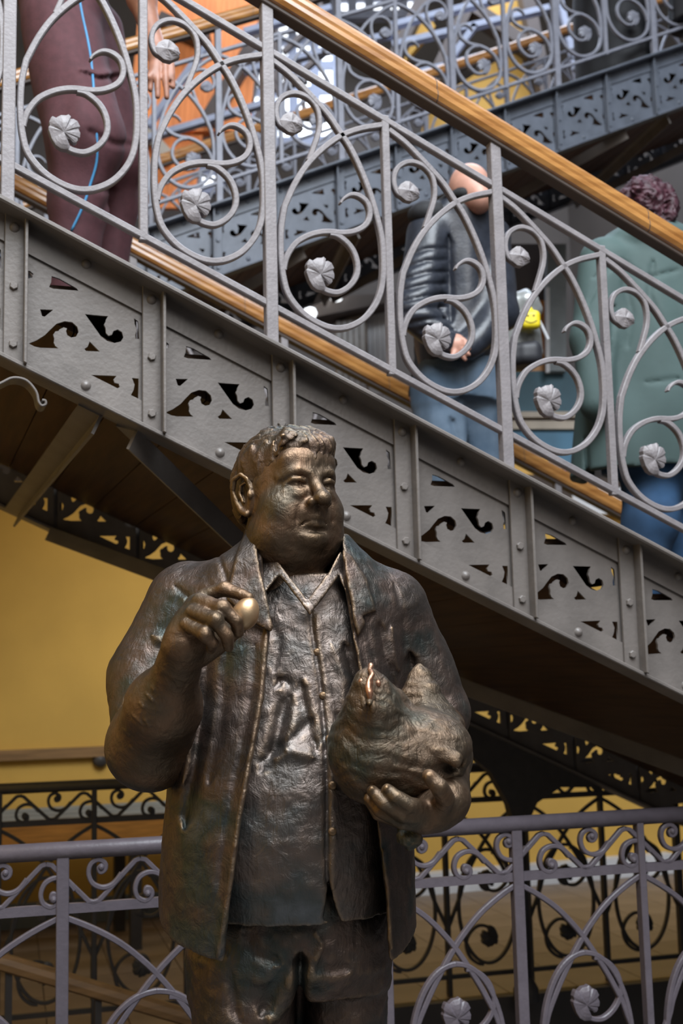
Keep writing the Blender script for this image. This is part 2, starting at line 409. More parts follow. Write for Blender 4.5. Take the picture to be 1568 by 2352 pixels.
# curled iron strap under the girder at the far left
hk = smooth_path([sp(-60, 915, -.03), sp(0, 886, -.03), (sp(28, 874, -.03)), sp(58, 880, -.03), sp(80, 905, -.03), sp(86, 928, -.03), sp(93, 937, -.03), sp(102, 934, -.03), sp(101, 926, -.03), sp(94, 925, -.03)], 5)
MB().ribbon(hk, .006, -.06, .0).obj('curled_strap', MT['stringer'], stair)

RA = rail_meshes(MT['rail'])
rail = empty('stair_railing', (OX, OY, E), TH)
tag(rail, 'grey iron stair railing of pointed ovals and leaf scrolls on the girder above the statue', 'railing')
stair_railing(rail, 0.0, -6, 12, RA, MT['rail'], MT['wood'])
rail2 = empty('stair_railing', (OX, OY, E), TH)
tag(rail2, 'rear railing of the same flight, its wooden handrail seen behind the walkers on the steps', 'railing')
RA2 = dict(RA)
stair_railing(rail2, 2.0, -6, 12, RA2, MT['rail'], MT['wood'])

# ------------------------------------------------------------------ rear flight, climbing the other way
W2 = 2.76
q2 = sp(784, 366, W2)            # a point of its girder's top edge
flight2 = empty('staircase', (OX-W2*sin(TH)+q2[0]*cos(TH), OY+W2*cos(TH)+q2[0]*sin(TH), E+q2[1]-H_TOP), TH, scale=(-1, 1, 1))
tag(flight2, 'second iron flight, tinted for blue light, climbing the other way behind the walkers, dark boarded underside', 'staircase')
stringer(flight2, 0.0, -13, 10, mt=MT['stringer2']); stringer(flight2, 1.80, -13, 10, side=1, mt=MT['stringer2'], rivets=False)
treads(flight2, -13, 10, .03, 1.77)
for k in range(-2, 2): brace(flight2, k*1.95+.2, .03, k*1.95+1.4, 1.75); brace(flight2, k*1.95+1.5, 1.75, k*1.95+1.9, .03)
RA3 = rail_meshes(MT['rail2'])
for W_, lab in ((0.0, 'front scroll railing of the rear flight, seen above the front handrail'), (1.8, 'far scroll railing of the rear flight with wooden handrail, against the orange and ochre boards')):
    r = empty('stair_railing', flight2.location, TH, scale=(-1, 1, 1)); tag(r, lab, 'railing')
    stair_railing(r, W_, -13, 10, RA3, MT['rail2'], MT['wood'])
# ================================================================== level railings round the stairwell
TL = radians(15.3); LX, LY = -.275, 3.316
def lp(px, py):
    d = ray(px, py); n = np.array([-sin(TL), cos(TL), 0]); o = np.array([LX, LY, 0.]); t = (o@n)/(d@n); P = d*t
    return np.array([(P-o)@np.array([cos(TL), sin(TL), 0]), P[2]+E])
def Z3(pts): return [lp(1130+.27934*a, 1860+.27934*b) for a, b in pts]
LB = .384
zp = np.array(Z3([(375, 185), (745, 485)])); zt_, zb_ = zp[0, 1]-.004, zp[1, 1]+.002
zm = (zt_+zb_)/2; half = LB/3
sa = np.array(Z3([(600, 385), (545, 325), (490, 300), (430, 305), (372, 345), (348, 420), (370, 488), (430, 512), (478, 475), (472, 430), (437, 418), (428, 448), (446, 462)]))
sa[:, 0] -= zp[0, 0]; sa[:, 1] -= zm
sa[:, 0] *= half/(zp[1, 0]-zp[0, 0])
H_BAR = lp(1340, 2002)[1]
pk = lp(1205, 2000)[0]; cr = lp(1341, 2124)
arcR = [(p[0]-pk, p[1]) for p in Z3([(275, 600), (440, 690), (600, 805), (750, 960), (860, 1105), (980, 1290), (1060, 1430), (1140, 1590), (1195, 1740)])]
def level_railing(root, posts, mt, tube_top=1.0, thick=lambda k: k % 2 == 0):
    posts = sorted(posts); a, b = posts[0], posts[-1]
    MB().tube([(a-.05, 0, tube_top-.0225), (b+.05, 0, tube_top-.0225)], .0225, 18).obj('tube_handrail', mt, root, smooth=True)
    MB().box(a, b, -.009, .009, H_BAR-.012, H_BAR+.012).obj('upper_bar', mt, root)
    MB().box(a, b, -.009, .009, .07, .09).obj('lower_bar', mt, root)
    pm = {}
    for k, x in enumerate(posts):
        t = .0155 if thick(k) else .0105
        if t not in pm: pm[t] = MB().box(-t, t, -.0155, .0155, 0, tube_top-.03).mesh('post', mt)
        bevel(place('post', pm[t], root, (x, 0, 0)), .002, 1)
    zig = MB().ribbon([(0, zt_-zm), (half*.12, zt_-zm-.004), (half*.9, zb_-zm+.004), (half, zb_-zm)], .0135, -.009, .009).mesh('zigzag_bar', mt)
    spi = MB().ribbon(smooth_path(sa, 5), .0125, -.010, .010).lathe([(.0001, -.016), (.006, -.014), (.009, -.010), (.009, .010)], 10, c=(sa[-1, 0], 0, sa[-1, 1]+.002), axis='y').mesh('spiral', mt)
    A = np.array(arcR); sc = {}
    for k in range(len(posts)-1):
        L = posts[k+1]-posts[k]; m = max(1, round(L/half)); hh = L/m
        for j in range(m):
            up = (k*m+j) % 2
            o1 = place('zigzag_bar', zig, root, (posts[k]+(j-.35)*hh*1.0+.0, 0, zm), scale=(hh/half, 1, -1 if up else 1))
            o2 = place('spiral', spi, root, (posts[k]+(j-.35)*hh, 0, zm), scale=(hh/half, 1, -1 if up else 1))
        key = round(L, 3)
        if key not in sc:
            S = L/LB; P = A.copy(); P[:, 0] *= S
            # the bars run from the post head across the bay and back to the next post
            end = [(L*.985, P[-1, 1]-.12), (L*.985, .30), (L*.985, .12)]
            pts = [tuple(p) for p in P]+end
            a1 = smooth_path(pts, 4); a2 = a1.copy(); a2[:, 0] = L-a2[:, 0]
            zc = .37; ov = [(L/2+.355*L*sin(t)*1.0, zc-(.27 if cos(t) > 0 else .30)*cos(t)*-1 if False else zc+.245*cos(t)) for t in np.linspace(0, 2*pi, 40)]
            lf = np.array(leaf); c = lf.mean(0); rg = np.array(ring); ss = np.array(sscroll)
            # lower scroll group taken from the stair pattern, upside down
            g0 = np.array([c[0], c[1]])
            k1 = 1.05
            tr = lambda Q: np.stack([(np.array(Q)[:, 0]-g0[0])*k1*min(S, 1.1)+L*.50, (np.array(Q)[:, 1]-g0[1])*k1+.485], 1)
            tr2 = lambda Q: np.stack([-(np.array(Q)[:, 0]-g0[0])*k1*min(S, 1.1)+L*.50, -(np.array(Q)[:, 1]-g0[1])*k1+.235], 1)
            sc[key] = (MB().ribbon(a1, .015, -.009, .009).mesh('crossing_arc', mt), MB().ribbon(a2, .015, -.0085, .0085).mesh('crossing_arc', mt),
                       MB().ribbon(smooth_path(ov, 2), .014, -.010, .010).mesh('oval', mt),
                       MB().ribbon(smooth_path(tr(ring), 5), .0135, -.0095, .0095).mesh('ring_scroll', mt),
                       MB().ribbon(smooth_path(tr2(ring), 5), .0135, -.009, .009).mesh('ring_scroll', mt),
                       leaf_mesh('leaf', tr(leaf), mt), leaf_mesh('leaf', tr2(leaf), mt))
        for nm, me in zip(('crossing_arc', 'crossing_arc', 'oval', 'ring_scroll', 'ring_scroll', 'leaf', 'leaf'), sc[key]):
            place(nm, me, root, (posts[k], 0, 0))
nr = empty('level_railing', (LX, LY, 0), TL)
tag(nr, 'mauve-grey tube-topped iron railing with spiral frieze, standing right behind the bronze man', 'railing')
level_railing(nr, [-.472*2.0-.472, -.472*2, -.472, 0, LB, 2*LB, 3*LB, 4*LB], MT['fence'], thick=lambda k: k in (0, 2, 5, 7))
fx0, fy0 = .425, 5.59
fr = empty('level_railing', (fx0, fy0, 0), TL)
tag(fr, 'dark iron railing with spiral frieze across the stairwell, before the ochre wall', 'railing')
level_railing(fr, [k*LB for k in range(-8, 6)], MT['darkrail'], thick=lambda k: k % 2 == 1)

# ================================================================== floors, well and walls (frame turned with the stairs)
def wf(u, w, z=0):   # stair frame -> world
    return (OX+u*cos(TH)-w*sin(TH), OY+u*sin(TH)+w*cos(TH), z)
def slab(name, mt, u0, u1, w0, w1, z0, z1, ang=TH, org=None, label=None):
    o = MB().box(u0, u1, w0, w1, z0, z1).obj(name, mt, None)
    o.location = org if org else (OX, OY, 0); o.rotation_euler = (0, 0, ang)
    o['kind'] = 'structure'; return o
fl = slab('floor', MT['grout'], -7, 7, -9, .0, -.25, -.012, ang=TL, org=(LX, LY+.05, 0))
tag(fl, 'tiled market floor where the bronze man stands', 'floor')
fl2 = slab('floor_rear', MT['grout'], -7, 7, -.05, 2.9, -.25, -.012, ang=TL, org=(fx0, fy0, 0))
tag(fl2, 'brown tiled floor between the dark railing and the ochre wall', 'floor')
tm = MB().box(-.163, .163, -.163, .163, -.012, 0).mesh('floor_tile', MT['tile'])
for i in range(-10, 10):
    for j in range(9):
        o = place('floor_tile', tm, fl2, (i*.33+.1, .12+j*.33, 0))
tm2 = MB().box(-.163, .163, -.163, .163, -.012, 0).mesh('floor_tile', MT['tile2'])
for i in range(-8, 8):
    for j in range(9):
        place('floor_tile', tm2, fl, (i*.33+.1, -.2-j*.33, 0))
fsc = MB().box(-7, 7, -.10, -.05, -.32, -.0).obj('trim_1', MT['fascia']); fsc.location = (fx0, fy0, 0); fsc.rotation_euler = (0, 0, TL); tag(fsc, 'dark iron edge of the rear floor above the stairwell', 'edge', kind='structure')
ww = MB().box(-7, 7, .0, .06, -3.0, -.3).obj('wall_well', MT['darkwall']); ww.location = (fx0, fy0-.04, 0); ww.rotation_euler = (0, 0, TL); tag(ww, 'dark side wall of the stairwell below the rear floor', 'wall', kind='structure')
wb = MB().box(-7, 7, -2.3, .05, -3.05, -3.0).obj('floor_well', MT['darkwall']); wb.location = (fx0, fy0, 0); wb.rotation_euler = (0, 0, TL); tag(wb, 'dark bottom of the stairwell', 'floor', kind='structure')
# handrail of the flight going down the well
hr = empty('stair_handrail', (OX, OY, 0), TH); tag(hr, 'wooden handrail sloping down into the stairwell behind the railing', 'handrail')
def spw(px, py, W): 
    q = sp(px, py, W); return (q[0], W, q[1]+E)
pa, pb = Vector(spw(-40, 2203, 1.75)), Vector(spw(440, 2346, 1.75)); dv = (pb-pa)
m = MB()
prof = [(-.032, -.012), (-.036, .01), (-.030, .03), (-.012, .042), (.012, .042), (.030, .03), (.036, .01), (.032, -.012), (.02, -.02), (-.02, -.02)]
pts = [pa-dv*.6, pb+dv*1.2]; n = len(prof)
m.add([(p.x, p.y+a, p.z+b) for p in pts for a, b in prof], [(i, (i+1) % n, n+(i+1) % n, n+i) for i in range(n)]+[tuple(range(n)), tuple(range(2*n-1, n-1, -1))])
m.obj('rail', MT['oldwood'], hr)
for k in range(6):
    p = pa+dv*(k*.42-.3); MB().box(p.x-.012, p.x+.012, p.y-.012, p.y+.012, p.z-.95, p.z-.015).obj('baluster', MT['darkrail'], hr)
# ochre wall with its brown rail, knob and kerb
WW = 4.66
wl = slab('wall_back', MT['yellow'], -6, 6, WW, WW+.15, -.02, 2.62); tag(wl, 'ochre plastered wall under the stairs', 'wall')
def wallpt(px, py, W=WW):
    q = sp(px, py, W); return q[0], q[1]+E
za = wallpt(0, 1722)[1]; zb = wallpt(250, 1737)[1]; z1 = (za+zb)/2
rl = slab('trim_2', MT['oldwood'], -6, 1.1, WW-.05, WW, z1-.03, z1+.03); tag(rl, 'brown wooden rail along the ochre wall', 'rail')
ku, kz = wallpt(229, 1745)
kn = MB().lathe([(.0001, -.05), (.03, -.048), (.045, -.03), (.045, -.012), (.03, 0)], 20, axis='y').obj('wall_knob', MT['darkrail'], None, True)
kn.location = wf(ku, WW, kz); kn.rotation_euler = (0, 0, TH); tag(kn, 'round dark knob on the ochre wall under the brown rail', 'knob')
kb = slab('baseboard_back', MT['white'], 1.75, 4.2, WW-.12, WW, 0, .13); tag(kb, 'white kerb at the foot of the ochre wall', 'baseboard')
kb2 = slab('baseboard_left', MT['bluegrey'], -6, 1.75, WW-.03, WW, 0, .14); tag(kb2, 'grey skirting at the foot of the ochre wall', 'baseboard')
# bench against the wall at the left
bn = empty('bench', (OX, OY, 0), TH); tag(bn, 'long low bench with blue-grey slatted top and orange wooden front, by the ochre wall', 'bench')
u0 = -3.2; u1 = .95
zt0 = wallpt(200, 1876, 3.75)[1]
for k in range(3):
    MB().box(u0, u1, 3.75+k*.22, 3.75+k*.22+.19, zt0-.03, zt0).obj('top_board', MT['bluegrey'], bn)
MB().box(u0, u1, 3.72, 3.75, zt0-.15, zt0-.008).obj('front_board', MT['benchwood'], bn)
for k in range(5):
    x = u0+.1+k*.85; MB().box(x, x+.06, 3.78, 3.84, 0, zt0-.03).obj('leg', MT['darkrail'], bn); MB().box(x, x+.06, 4.3, 4.36, 0, zt0-.03).obj('leg', MT['darkrail'], bn)
for k in range(26):
    MB().box(u0+.1+k*.13, u0+.16+k*.13, 3.935, 3.975, zt0-.028, zt0-.004).obj('spacer', MT['benchwood'], bn)

# column with curved bracket carrying the rear girder
cb = sp(1190, 1800, 2.02); cu_ = cb[0]
colm = empty('iron_column', (OX, OY, 0), TH); tag(colm, 'dark iron column with curved bracket under the stair girder', 'column')
MB().tube([(cu_, 2.03, 0), (cu_, 2.03, E+H_SB-cu_*SL)], .03, 14).obj('shaft', MT['darkrail'], colm, True)
MB().lathe([(.055, 0), (.055, .05), (.04, .08), (.03, .1)], 16, c=(cu_, 2.03, 0)).obj('base', MT['darkrail'], colm, True)
zc_ = E+H_SB-cu_*SL
br = [(cu_-.48, E+H_SB-(cu_-.48)*SL-.002)]+[(cu_-.03-.45*(1-sin(t)), zc_-.42+ (.42+.40*SL)*(1-cos(t))*1.0) for t in np.linspace(pi/2, 0.0, 12)]
br = [(cu_-.50, E+H_SB-(cu_-.50)*SL), (cu_-.40, E+H_SB-(cu_-.40)*SL-.028), (cu_-.26, zc_-.0), (cu_-.14, zc_-.10), (cu_-.06, zc_-.24), (cu_-.02, zc_-.40), (cu_, zc_-.44), (cu_, zc_)]
MB().prism(br, 2.0, 2.05).obj('bracket', MT['darkrail'], colm)
br2 = [(cu_+.42, E+H_SB-(cu_+.42)*SL), (cu_+.2, zc_-.18), (cu_+.08, zc_-.24), (cu_+.02, zc_-.34), (cu_, zc_-.36), (cu_, zc_)]
MB().prism(br2, 2.0, 2.05).obj('bracket', MT['darkrail'], colm)

sw = slab('wall_left', MT['yellow'], -4.6, -4.45, -2.5, 9.5, -.02, 7.0); tag(sw, 'plain ochre side wall beyond the staircase', 'wall')
sw = slab('wall_right', MT['farwall'], 6.3, 6.45, .5, 9.5, -.02, 7.0); tag(sw, 'dim brown side wall beyond the foot of the stairs', 'wall')
# ================================================================== the hall beyond the stairs
def quad_panel(name, mt, pix, Y, th=.05, label=None, cat=None, kind=None, tilt=None):
    """a flat board standing across the hall: outline given as view directions at distance Y"""
    P = [at(x, y, Y) for x, y in pix]; m = MB(); m.prism([(p[0], p[2]) for p in P], Y, Y+th)
    o = m.obj(name, mt); 
    if label: tag(o, label, cat, kind=kind)
    return o
YB = 13.0
# upper gallery floor edge that closes the view above the ochre wall
gal = slab('floor_gallery', MT['brown'], -9, 9, WW, WW+7, 2.62, 2.78); tag(gal, 'dark upper gallery floor behind the rear flight', 'floor')
# back wall of the hall, brown, with windows
bw = MB().box(-9, 9, YB+.6, YB+.8, 2.7, 14).obj('wall_far', MT['farwall']); tag(bw, 'dim brown end wall of the market hall', 'wall', kind='structure')
GLASS = emis('daylit_glass', (.93, .97, 1.0), 2.2)
def window(name, x0, x1, z0, z1, nx, nz, Y, label):
    r = empty(name, ((x0+x1)/2, Y, z0)); r['kind'] = 'structure'; tag(r, label, 'window')
    w_, h_ = x1-x0, z1-z0
    for i in range(nx+1):
        x = -w_/2+i*w_/nx; MB().box(x-.05, x+.05, -.06, .06, 0, h_).obj('mullion', MT['truss'], r)
    for j in range(nz+1):
        z = j*h_/nz; MB().box(-w_/2, w_/2, -.055, .055, z-.045, z+.045).obj('transom', MT['truss'], r)
    pm_ = MB().box(-w_/nx/2+.03, w_/nx/2-.03, 0, .02, .03, h_/nz-.03).mesh('pane', GLASS)
    for i in range(nx):
        for j in range(nz): place('pane', pm_, r, (-w_/2+(i+.5)*w_/nx, 0, j*h_/nz))
def px_win(name, x0, y0, x1, y1, nx, nz, Y, label):
    a = at(x0, y1, Y); b = at(x1, y0, Y); window(name, a[0], b[0], a[2], b[2], nx, nz, Y, label)
px_win('window_1', 575, 40, 770, 330, 4, 5, YB, 'tall daylit window with pale mullions behind the rear flight, beside the orange boards')
px_win('window_2', 455, 395, 505, 440, 1, 1, YB, 'small bright window low behind the rear railing')
px_win('window_3', 770, -120, 960, 40, 5, 4, YB, 'daylit upper window partly hidden by the front handrail')
# lacy iron screen before the window
scr = empty('iron_screen', tuple(at(670, 330, YB-1.0))); tag(scr, 'dark lattice screen before the tall window', 'screen')
for k in range(16):
    a = at(565+random.random()*190, 40+random.random()*270, YB-1.0)-np.array(scr.location); b = a+np.array([random.uniform(-.5, .5), 0, random.uniform(-.7, .7)])
    MB().bar(a, b, .05, random.uniform(.05, .16), up=(0, 1, 0)).obj('lattice_bar', MT['brown'], scr)
# orange boarded gable at the left
og = empty('boarded_gable', tuple(at(440, 200, YB-2.2))); tag(og, 'orange boarded gable behind the rear railing, over the man in maroon trousers', 'gable')
o0 = np.array(og.location); Yo = YB-2.2
for k in range(22):
    xa = 325+k*12.6; a = at(xa, -60, Yo)-o0; b = at(xa+12.2, -60, Yo)-o0; c = at(xa-30, 300, Yo)-o0; d_ = at(xa-18, 300, Yo)-o0
    MB().prism([(c[0], c[2]), (d_[0], d_[2]), (b[0], b[2]), (a[0], a[2])], 0, .05+.01*(k % 2)).obj('board', MT['orange'], og)
for k in range(20):
    xa = 330+k*11; ya, yb = 170, 470 if xa < 450 else 300
    a = at(xa+30, ya, Yo)-o0; b = at(xa+41, ya, Yo)-o0; c = at(xa-10, yb, Yo)-o0; d_ = at(xa, yb, Yo)-o0
    MB().prism([(c[0], c[2]), (d_[0], d_[2]), (b[0], b[2]), (a[0], a[2])], .08, .13+.01*(k % 2)).obj('board', MT['orange'], og)
a = at(330, 300, Yo)-o0; b = at(395, 370, Yo)-o0; MB().bar((a[0], -.03, a[2]), (b[0], -.03, b[2]), .1, .12, up=(0, 1, 0)).obj('moulding', MT['cream'], og)
for (x0_, y0_, x1_, y1_) in ((620, 60, 480, 290), (480, 110, 370, 60)):
    a = at(x0_, y0_, Yo)-o0; b = at(x1_, y1_, Yo)-o0; MB().bar((a[0], -.05, a[2]), (b[0], -.05, b[2]), .12, .26, up=(0, 1, 0)).obj('beam', MT['brown'], og)
# ochre gables, beams and ties of the roof at the right
gr = empty('gable_roof', tuple(at(1080, 340, YB-1.5))); tag(gr, 'ochre gables with dark beams and pale blue-grey ties behind the rear flight', 'roof')
def gpart(m, nm, mt):
    o = m.obj(nm, mt, gr); o.matrix_parent_inverse = Matrix.Translation(gr.location).inverted(); return o
for pix in ([(985, 235), (1190, 110), (1215, 190), (1225, 330), (960, 330)], [(905, 90), (960, 0), (1000, 60), (930, 140)], [(1080, 30), (1140, -40), (1215, -20), (1215, 100)]):
    gpart(MB().prism([(p[0], p[2]) for p in [at(x, y, YB-1.5) for x, y in pix]], YB-1.5, YB-1.4), 'gable_panel', MT['ochre'])
for (x0_, y0_, x1_, y1_) in ((960, 260, 1075, 20), (1075, 20, 1220, 120), (900, 150, 1000, -60), (1200, -40, 1260, 260)):
    gpart(MB().bar(at(x0_, y0_, YB-1.7), at(x1_, y1_, YB-1.7), .12, .22, up=(0, 1, 0)), 'roof_beam', MT['brown'])
for (x0_, y0_, x1_, y1_) in ((560, 75, 760, 20), (560, 165, 900, 80), (300, 330, 620, 235), (900, 60, 1240, -25), (900, 105, 1260, 20), (940, 175, 1240, 95), (1010, 170, 1090, 60), (340, 290, 480, 100), (1280, -20, 1340, 240)):
    gpart(MB().bar(at(x0_, y0_, YB-3.0), at(x1_, y1_, YB-3.0), .05, .085, up=(0, 1, 0)), 'roof_tie', MT['truss'])
# market stall behind the walkers on the gallery
st = empty('market_stall', wf(3.0, WW+1.2, 2.78), TH); tag(st, 'teal market stall front with cream moulding and orange boards, behind the walkers', 'stall')
o0 = np.array(st.location)
def stall_box(nm, mt, x0, y0, x1, y1, Y, th=.1):
    P = [at(a_, b_, Y) for a_, b_ in ((x0, y1), (x1, y1), (x1, y0), (x0, y0))]
    ci, si = cos(-TH), sin(-TH)
    m = MB(); m.prism([(p[0], p[2]) for p in P], Y, Y+th)
    o = m.obj(nm, mt, st); o.matrix_parent_inverse = (Matrix.Translation(st.location) @ Matrix.Rotation(TH, 4, 'Z')).inverted(); return o
Ys = 8.6
stall_box('panel', MT['teal'], 1165, 852, 1420, 945, Ys)
stall_box('moulding', MT['cream'], 1165, 945, 1420, 958, Ys-.08, .18); stall_box('moulding', MT['cream'], 1165, 966, 1420, 985, Ys-.04, .14)
stall_box('lower_panel', mat('blue_panel', (.06, .17, .27), .6), 1165, 985, 1420, 1075, Ys)
stall_box('shelf_board', MT['benchwood'], 1165, 815, 1262, 852, Ys)
stall_box('corner_post', MT['bluegrey'], 1256, 560, 1300, 852, Ys-.1, .12); stall_box('corner_strip', MT['white'], 1254, 660, 1262, 855, Ys-.14, .03)
stall_box('back_board', MT['brown'], 1165, 560, 1258, 820, Ys+.25)
stall_box('poster', mat('purple_print', (.13, .11, .32), .5), 1215, 1078, 1300, 1135, Ys); stall_box('poster', mat('amber_print', (.65, .36, .05), .5), 1165, 1050, 1260, 1090, Ys-.02, .02)
stall_box('counter_edge', MT['white'], 1270, 1120, 1440, 1180, Ys)
stall_box('poster', mat('orange_print', (.6, .22, .03), .5), 1215, 690, 1256, 815, Ys+.2, .02)
# carved screens under the rear flight
for k, (x0_, y0_, x1_, y1_) in enumerate(((770, 715, 842, 880), (842, 695, 905, 900))):
    o = quad_panel('carved_screen', MT['beige'], [(x0_, y1_), (x1_, y1_), (x1_, y0_), (x0_, y0_+(25 if k == 0 else 0))], 9.2+.1*k, .08); tag(o, ['grey fluted screen far below the rear flight', 'beige carved screen far below the rear flight', 'pale carved screen beside the leather-jacketed man'][k], 'screen')
    a = at(x0_, y0_, 9.1+.1*k); b = at(x1_, y1_, 9.1+.1*k); nn = 5
    for j in range(nn):
        x = a[0]+(j+.5)*(b[0]-a[0])/nn; f_ = MB().box(x-.018, x+.018, 9.15+.1*k, 9.2+.1*k, b[2], a[2]-.06).obj('flute', MT['white'], None); f_.parent = o
cor = quad_panel('cornice_beam', MT['brown'], [(640, 745), (910, 690), (910, 672), (640, 690)], 9.0, .3); tag(cor, 'dark moulded cornice under the rear flight', 'cornice')
for x_, y_ in ((740, 684), (772, 684), (712, 724)):
    a = at(x_, y_, 9.0); o = MB().lathe([(.0001, -.05), (.04, -.035), (.055, 0), (.04, .035), (.0001, .05)], 12, c=(a[0], a[1]-.05, a[2])).obj('globe_lamp', GLASS, cor, True)
# ================================================================== sculpting tools: signed distance fields on a sparse grid
def _n(v): v = np.asarray(v, float); return v/np.linalg.norm(v)
class Noise:
    def __init__(s, seed, size=32):
        s.t = np.random.default_rng(seed).random((size, size, size)).astype(np.float32)*2-1; s.m = size-1
    def __call__(s, P, f):
        Q = P*f; I = np.floor(Q).astype(np.int32); w_ = Q-I; w_ = w_*w_*(3-2*w_); m = s.m; t = s.t
        x0, y0, z0 = I[..., 0] & m, I[..., 1] & m, I[..., 2] & m; x1, y1, z1 = (x0+1) & m, (y0+1) & m, (z0+1) & m
        a, b, c = w_[..., 0], w_[..., 1], w_[..., 2]
        l = lambda p, q, k: p+(q-p)*k
        return l(l(l(t[x0, y0, z0], t[x1, y0, z0], a), l(t[x0, y1, z0], t[x1, y1, z0], a), b), l(l(t[x0, y0, z1], t[x1, y0, z1], a), l(t[x0, y1, z1], t[x1, y1, z1], a), b), c)
NZ = Noise(3)
def smin(a, b, k):
    if k <= 0: return np.minimum(a, b)
    h = np.maximum(k-np.abs(a-b), 0)/k; return np.minimum(a, b)-h*h*k*.25
def smax(a, b, k): return -smin(-a, -b, k)
class Prim:
    def __init__(s, fn, c, R): s.fn = fn; s.c = np.asarray(c, np.float32); s.R = float(R)
def cone(a, b, ra, rb):
    a = np.asarray(a, np.float32); b = np.asarray(b, np.float32); d = b-a; L2 = float(d@d)+1e-9
    def fn(P):
        t = np.clip(((P-a)@d)/L2, 0, 1); q = P-a-t[..., None]*d
        return np.sqrt((q*q).sum(-1))-(ra+(rb-ra)*t)
    return Prim(fn, (a+b)/2, sqrt(L2)/2+max(ra, rb))
def chain(pts, rads):
    pr = [cone(pts[i], pts[i+1], rads[i], rads[i+1]) for i in range(len(pts)-1)]
    c = np.mean(np.asarray(pts, float), 0); R = max(np.linalg.norm(np.asarray(p)-c) for p in pts)+max(rads)
    def fn(P):
        d = pr[0].fn(P)
        for p in pr[1:]: d = np.minimum(d, p.fn(P))
        return d
    return Prim(fn, c, R)
def ell(c, r, rot=None):
    c = np.asarray(c, np.float32); r = np.asarray(r, np.float32); Rm = None if rot is None else np.asarray(rot, np.float32)
    def fn(P):
        q = P-c
        if Rm is not None: q = q@Rm
        k0 = np.sqrt(((q/r)**2).sum(-1)); k1 = np.sqrt(((q/(r*r))**2).sum(-1))+1e-9
        return k0*(k0-1)/k1
    return Prim(fn, c, r.max())
def rbox(c, h, rad, rot=None):
    c = np.asarray(c, np.float32); h = np.asarray(h, np.float32)-rad; Rm = None if rot is None else np.asarray(rot, np.float32)
    def fn(P):
        q = P-c
        if Rm is not None: q = q@Rm
        q = np.abs(q)-h
        return np.sqrt((np.maximum(q, 0)**2).sum(-1))+np.minimum(q.max(-1), 0)-rad
    return Prim(fn, c, float(np.linalg.norm(h))+rad)
def loft(rows, power=2.2):
    """rows (z, cx, a, cy, b): a body of elliptical sections"""
    R = np.array(sorted(rows), np.float32); z = R[:, 0]
    c = np.array([R[:, 1].mean(), R[:, 3].mean(), (z[0]+z[-1])/2]); rad = sqrt((z[-1]-z[0])**2/4+R[:, 2].max()**2+R[:, 4].max()**2)+.05
    def fn(P):
        zz = np.clip(P[..., 2], z[0], z[-1])
        cx, a, cy, b = (np.interp(zz, z, R[:, i]).astype(np.float32) for i in (1, 2, 3, 4))
        x = np.abs(P[..., 0]-cx)/a; y = np.abs(P[..., 1]-cy)/b
        k = (x**power+y**power)**(1/power)
        g = np.sqrt((x/a)**2+(y/b)**2)+1e-6; rr = np.sqrt(x*x+y*y)+1e-6
        d = (k-1)*rr/g
        e = np.maximum(z[0]-P[..., 2], P[..., 2]-z[-1])
        return np.where(e > 0, np.sqrt(np.maximum(d, 0)**2+e*e), np.maximum(d, e))
    return Prim(fn, c, rad)
def poly2(px, py, poly):
    """signed distance to a polygon in 2-d"""
    V = np.asarray(poly, np.float32); n = len(V); d = np.full(px.shape, 1e9, np.float32); ins = np.zeros(px.shape, bool)
    for i in range(n):
        ax, ay = V[i]; bx, by = V[(i+1) % n]; ex, ey = bx-ax, by-ay; wx, wy = px-ax, py-ay
        t = np.clip((wx*ex+wy*ey)/(ex*ex+ey*ey+1e-9), 0, 1); d = np.minimum(d, (wx-ex*t)**2+(wy-ey*t)**2)
        if abs(ey) > 1e-9: ins ^= ((ay > py) != (by > py)) & (px < ex*(py-ay)/ey+ax)
    d = np.sqrt(d); return np.where(ins, -d, d)
